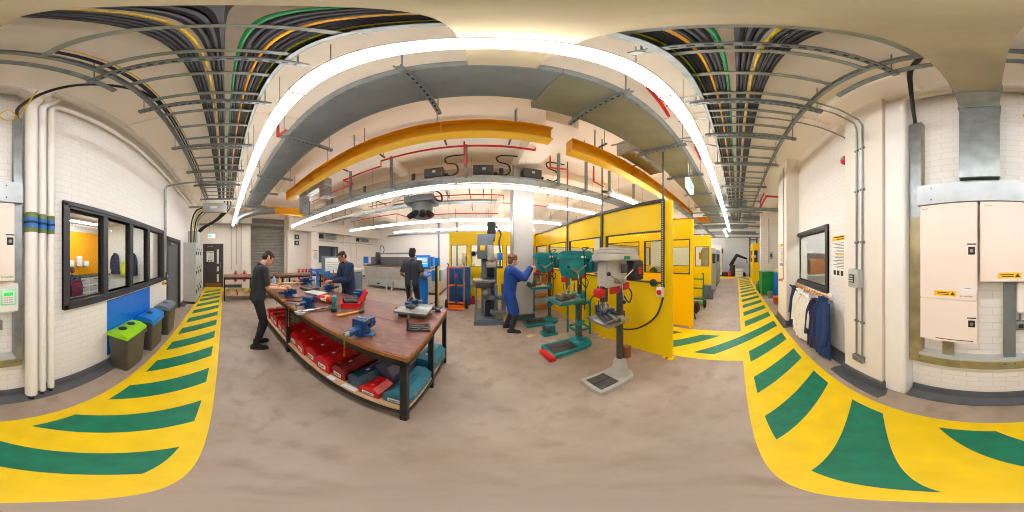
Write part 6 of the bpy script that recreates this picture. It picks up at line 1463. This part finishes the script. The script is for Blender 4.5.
S1 = skin('fair skin', '#d9a08a'); S2 = skin('warm brown skin', '#b57a58'); S3 = skin('brown skin', '#9a6346')
H1 = mat('dark brown hair', '#2e211b', .7, bump=.6, bscale=60); H2 = mat('black hair', '#15110f', .6, bump=.5, bscale=60); H4 = mat('curly auburn hair', '#8a5a38', .75, bump=.8, bscale=45)
T1 = mat('charcoal polo cotton', '#2b2f38', .8, var=.12, bump=.25, bscale=20); P1 = mat('black work trousers', '#1d1d20', .8, var=.15, bump=.3, bscale=18)
C4 = mat('royal blue coat cotton', '#16479e', .75, var=.12, bump=.3, bscale=14); P4 = mat('charcoal trousers', '#2f3034', .8, bump=.2)
# left man at the bench: faces +y, seen in profile
person('person in a charcoal polo shirt bent over the left bench vice', (-2.66, .56, 0), 0, 1.80, .13,
       {1: ((.10, .36, 1.10), (-.2, 1, -.1), (-.2, 0, -1)), -1: ((-.12, .38, 1.10), (.3, 1, -.1), (.2, 0, -1))},
       {1: (.12, -.06, .2), -1: (-.10, .02, -.1)}, .68, .05, S1, H1, 'short', T1, P1, hipshift=(0, -.02))
# man in navy overall behind the bench: faces -y and a little -x
person('person in a navy long sleeved overall working at the rear vice', (-2.62, 2.5, 0), PI-.25, 1.80, .14,
       {1: ((.12, .40, 1.12), (-.3, 1, -.1), (-.2, 0, -1)), -1: ((-.10, .42, 1.14), (.3, 1, -.1), (.2, 0, -1))},
       {1: (.12, .0, .15), -1: (-.12, -.03, -.15)}, .42, -.1, S2, H2, 'short', M_navy, M_navy, sleeves='long', beard=True)
# man in black with his back to the camera at the console
person('person in a black shirt and trousers seen from behind at the blue console', (-1.72, 3.85, 0), .12, 1.84, .04,
       {1: ((.30, .20, 1.10), (0, 1, -.2), (-.3, 0, -1)), -1: ((-.28, .20, 1.08), (0, 1, -.2), (.3, 0, -1))},
       {1: (.13, .0, .1), -1: (-.12, .02, -.1)}, .02, -.1, S3, H2, 'tall', T1, P1)
# person in the royal blue coat at the farther teal drill, faces +x
person('person with curly hair in a royal blue work coat reaching to the farther teal drill', (.60, 3.36, 0), -PI/2, 1.70, .07,
       {1: ((.14, .42, 1.40), (0, 1, .3), (-.6, 0, -.6)), -1: ((-.08, .43, 1.22), (.1, 1, .2), (.2, 0, -1))},
       {1: (.16, .02, .35), -1: (-.12, -.03, -.1)}, .28, .1, S1, H4, 'curly', C4, P4, coat=True, sleeves='long')
# person glimpsed in the office: seated, from behind
person('person seated in the office behind the maroon jacket', (-2.8, -3.75, 0), 2.7, 1.7, .12,
       {1: ((.2, .32, .68), (0, 1, -.2), (-.3, 0, -1)), -1: ((-.2, .32, .68), (0, 1, -.2), (.3, 0, -1))},
       {1: (.12, .36, 0), -1: (-.12, .36, 0)}, .1, 0, S1, H4, 'short', mat('dark teal jumper', '#2b4348', .8), P4, hipz=.56)
t = thing('office_stool', 'low stool under the seated person in the office', 'stool', (-2.8, -3.75, 0))
MB().c((0, 0, .40), (0, 0, .45), .17, n=24).o('seat', M_black, t); MB().c((0, 0, .05), (0, 0, .40), .025).o('post', M_steel, t); MB().c((0, 0, 0), (0, 0, .05), .2, .12, 24).o('base', M_blackm, t)
# ================================================================== CAMERA AND RENDER SETTINGS
cam = bpy.data.cameras.new('camera'); co = bpy.data.objects.new('camera', cam); COL.objects.link(co)
cam.type = 'PANO'; cam.panorama_type = 'EQUIRECTANGULAR'
co.location = (0, 0, 1.65)
co.rotation_euler = (PI/2, 0, -R((512-480.5)*.3515625))
cam.clip_start = .02
S.camera = co
w = bpy.data.worlds.new('world'); S.world = w; w.use_nodes = True
w.node_tree.nodes['Background'].inputs[0].default_value = (.9, .95, 1, 1); w.node_tree.nodes['Background'].inputs[1].default_value = .6
S.view_settings.view_transform = 'Standard'; S.view_settings.look = 'None'; S.view_settings.gamma = 1
S.view_settings.use_curve_mapping = False
S.view_settings.exposure = .68
S.cycles.use_denoising = True
S.cycles.max_bounces = 8; S.cycles.diffuse_bounces = 6; S.cycles.transparent_max_bounces = 16
S.cycles.sample_clamp_indirect = 6
S.cycles.filter_width = 1.0
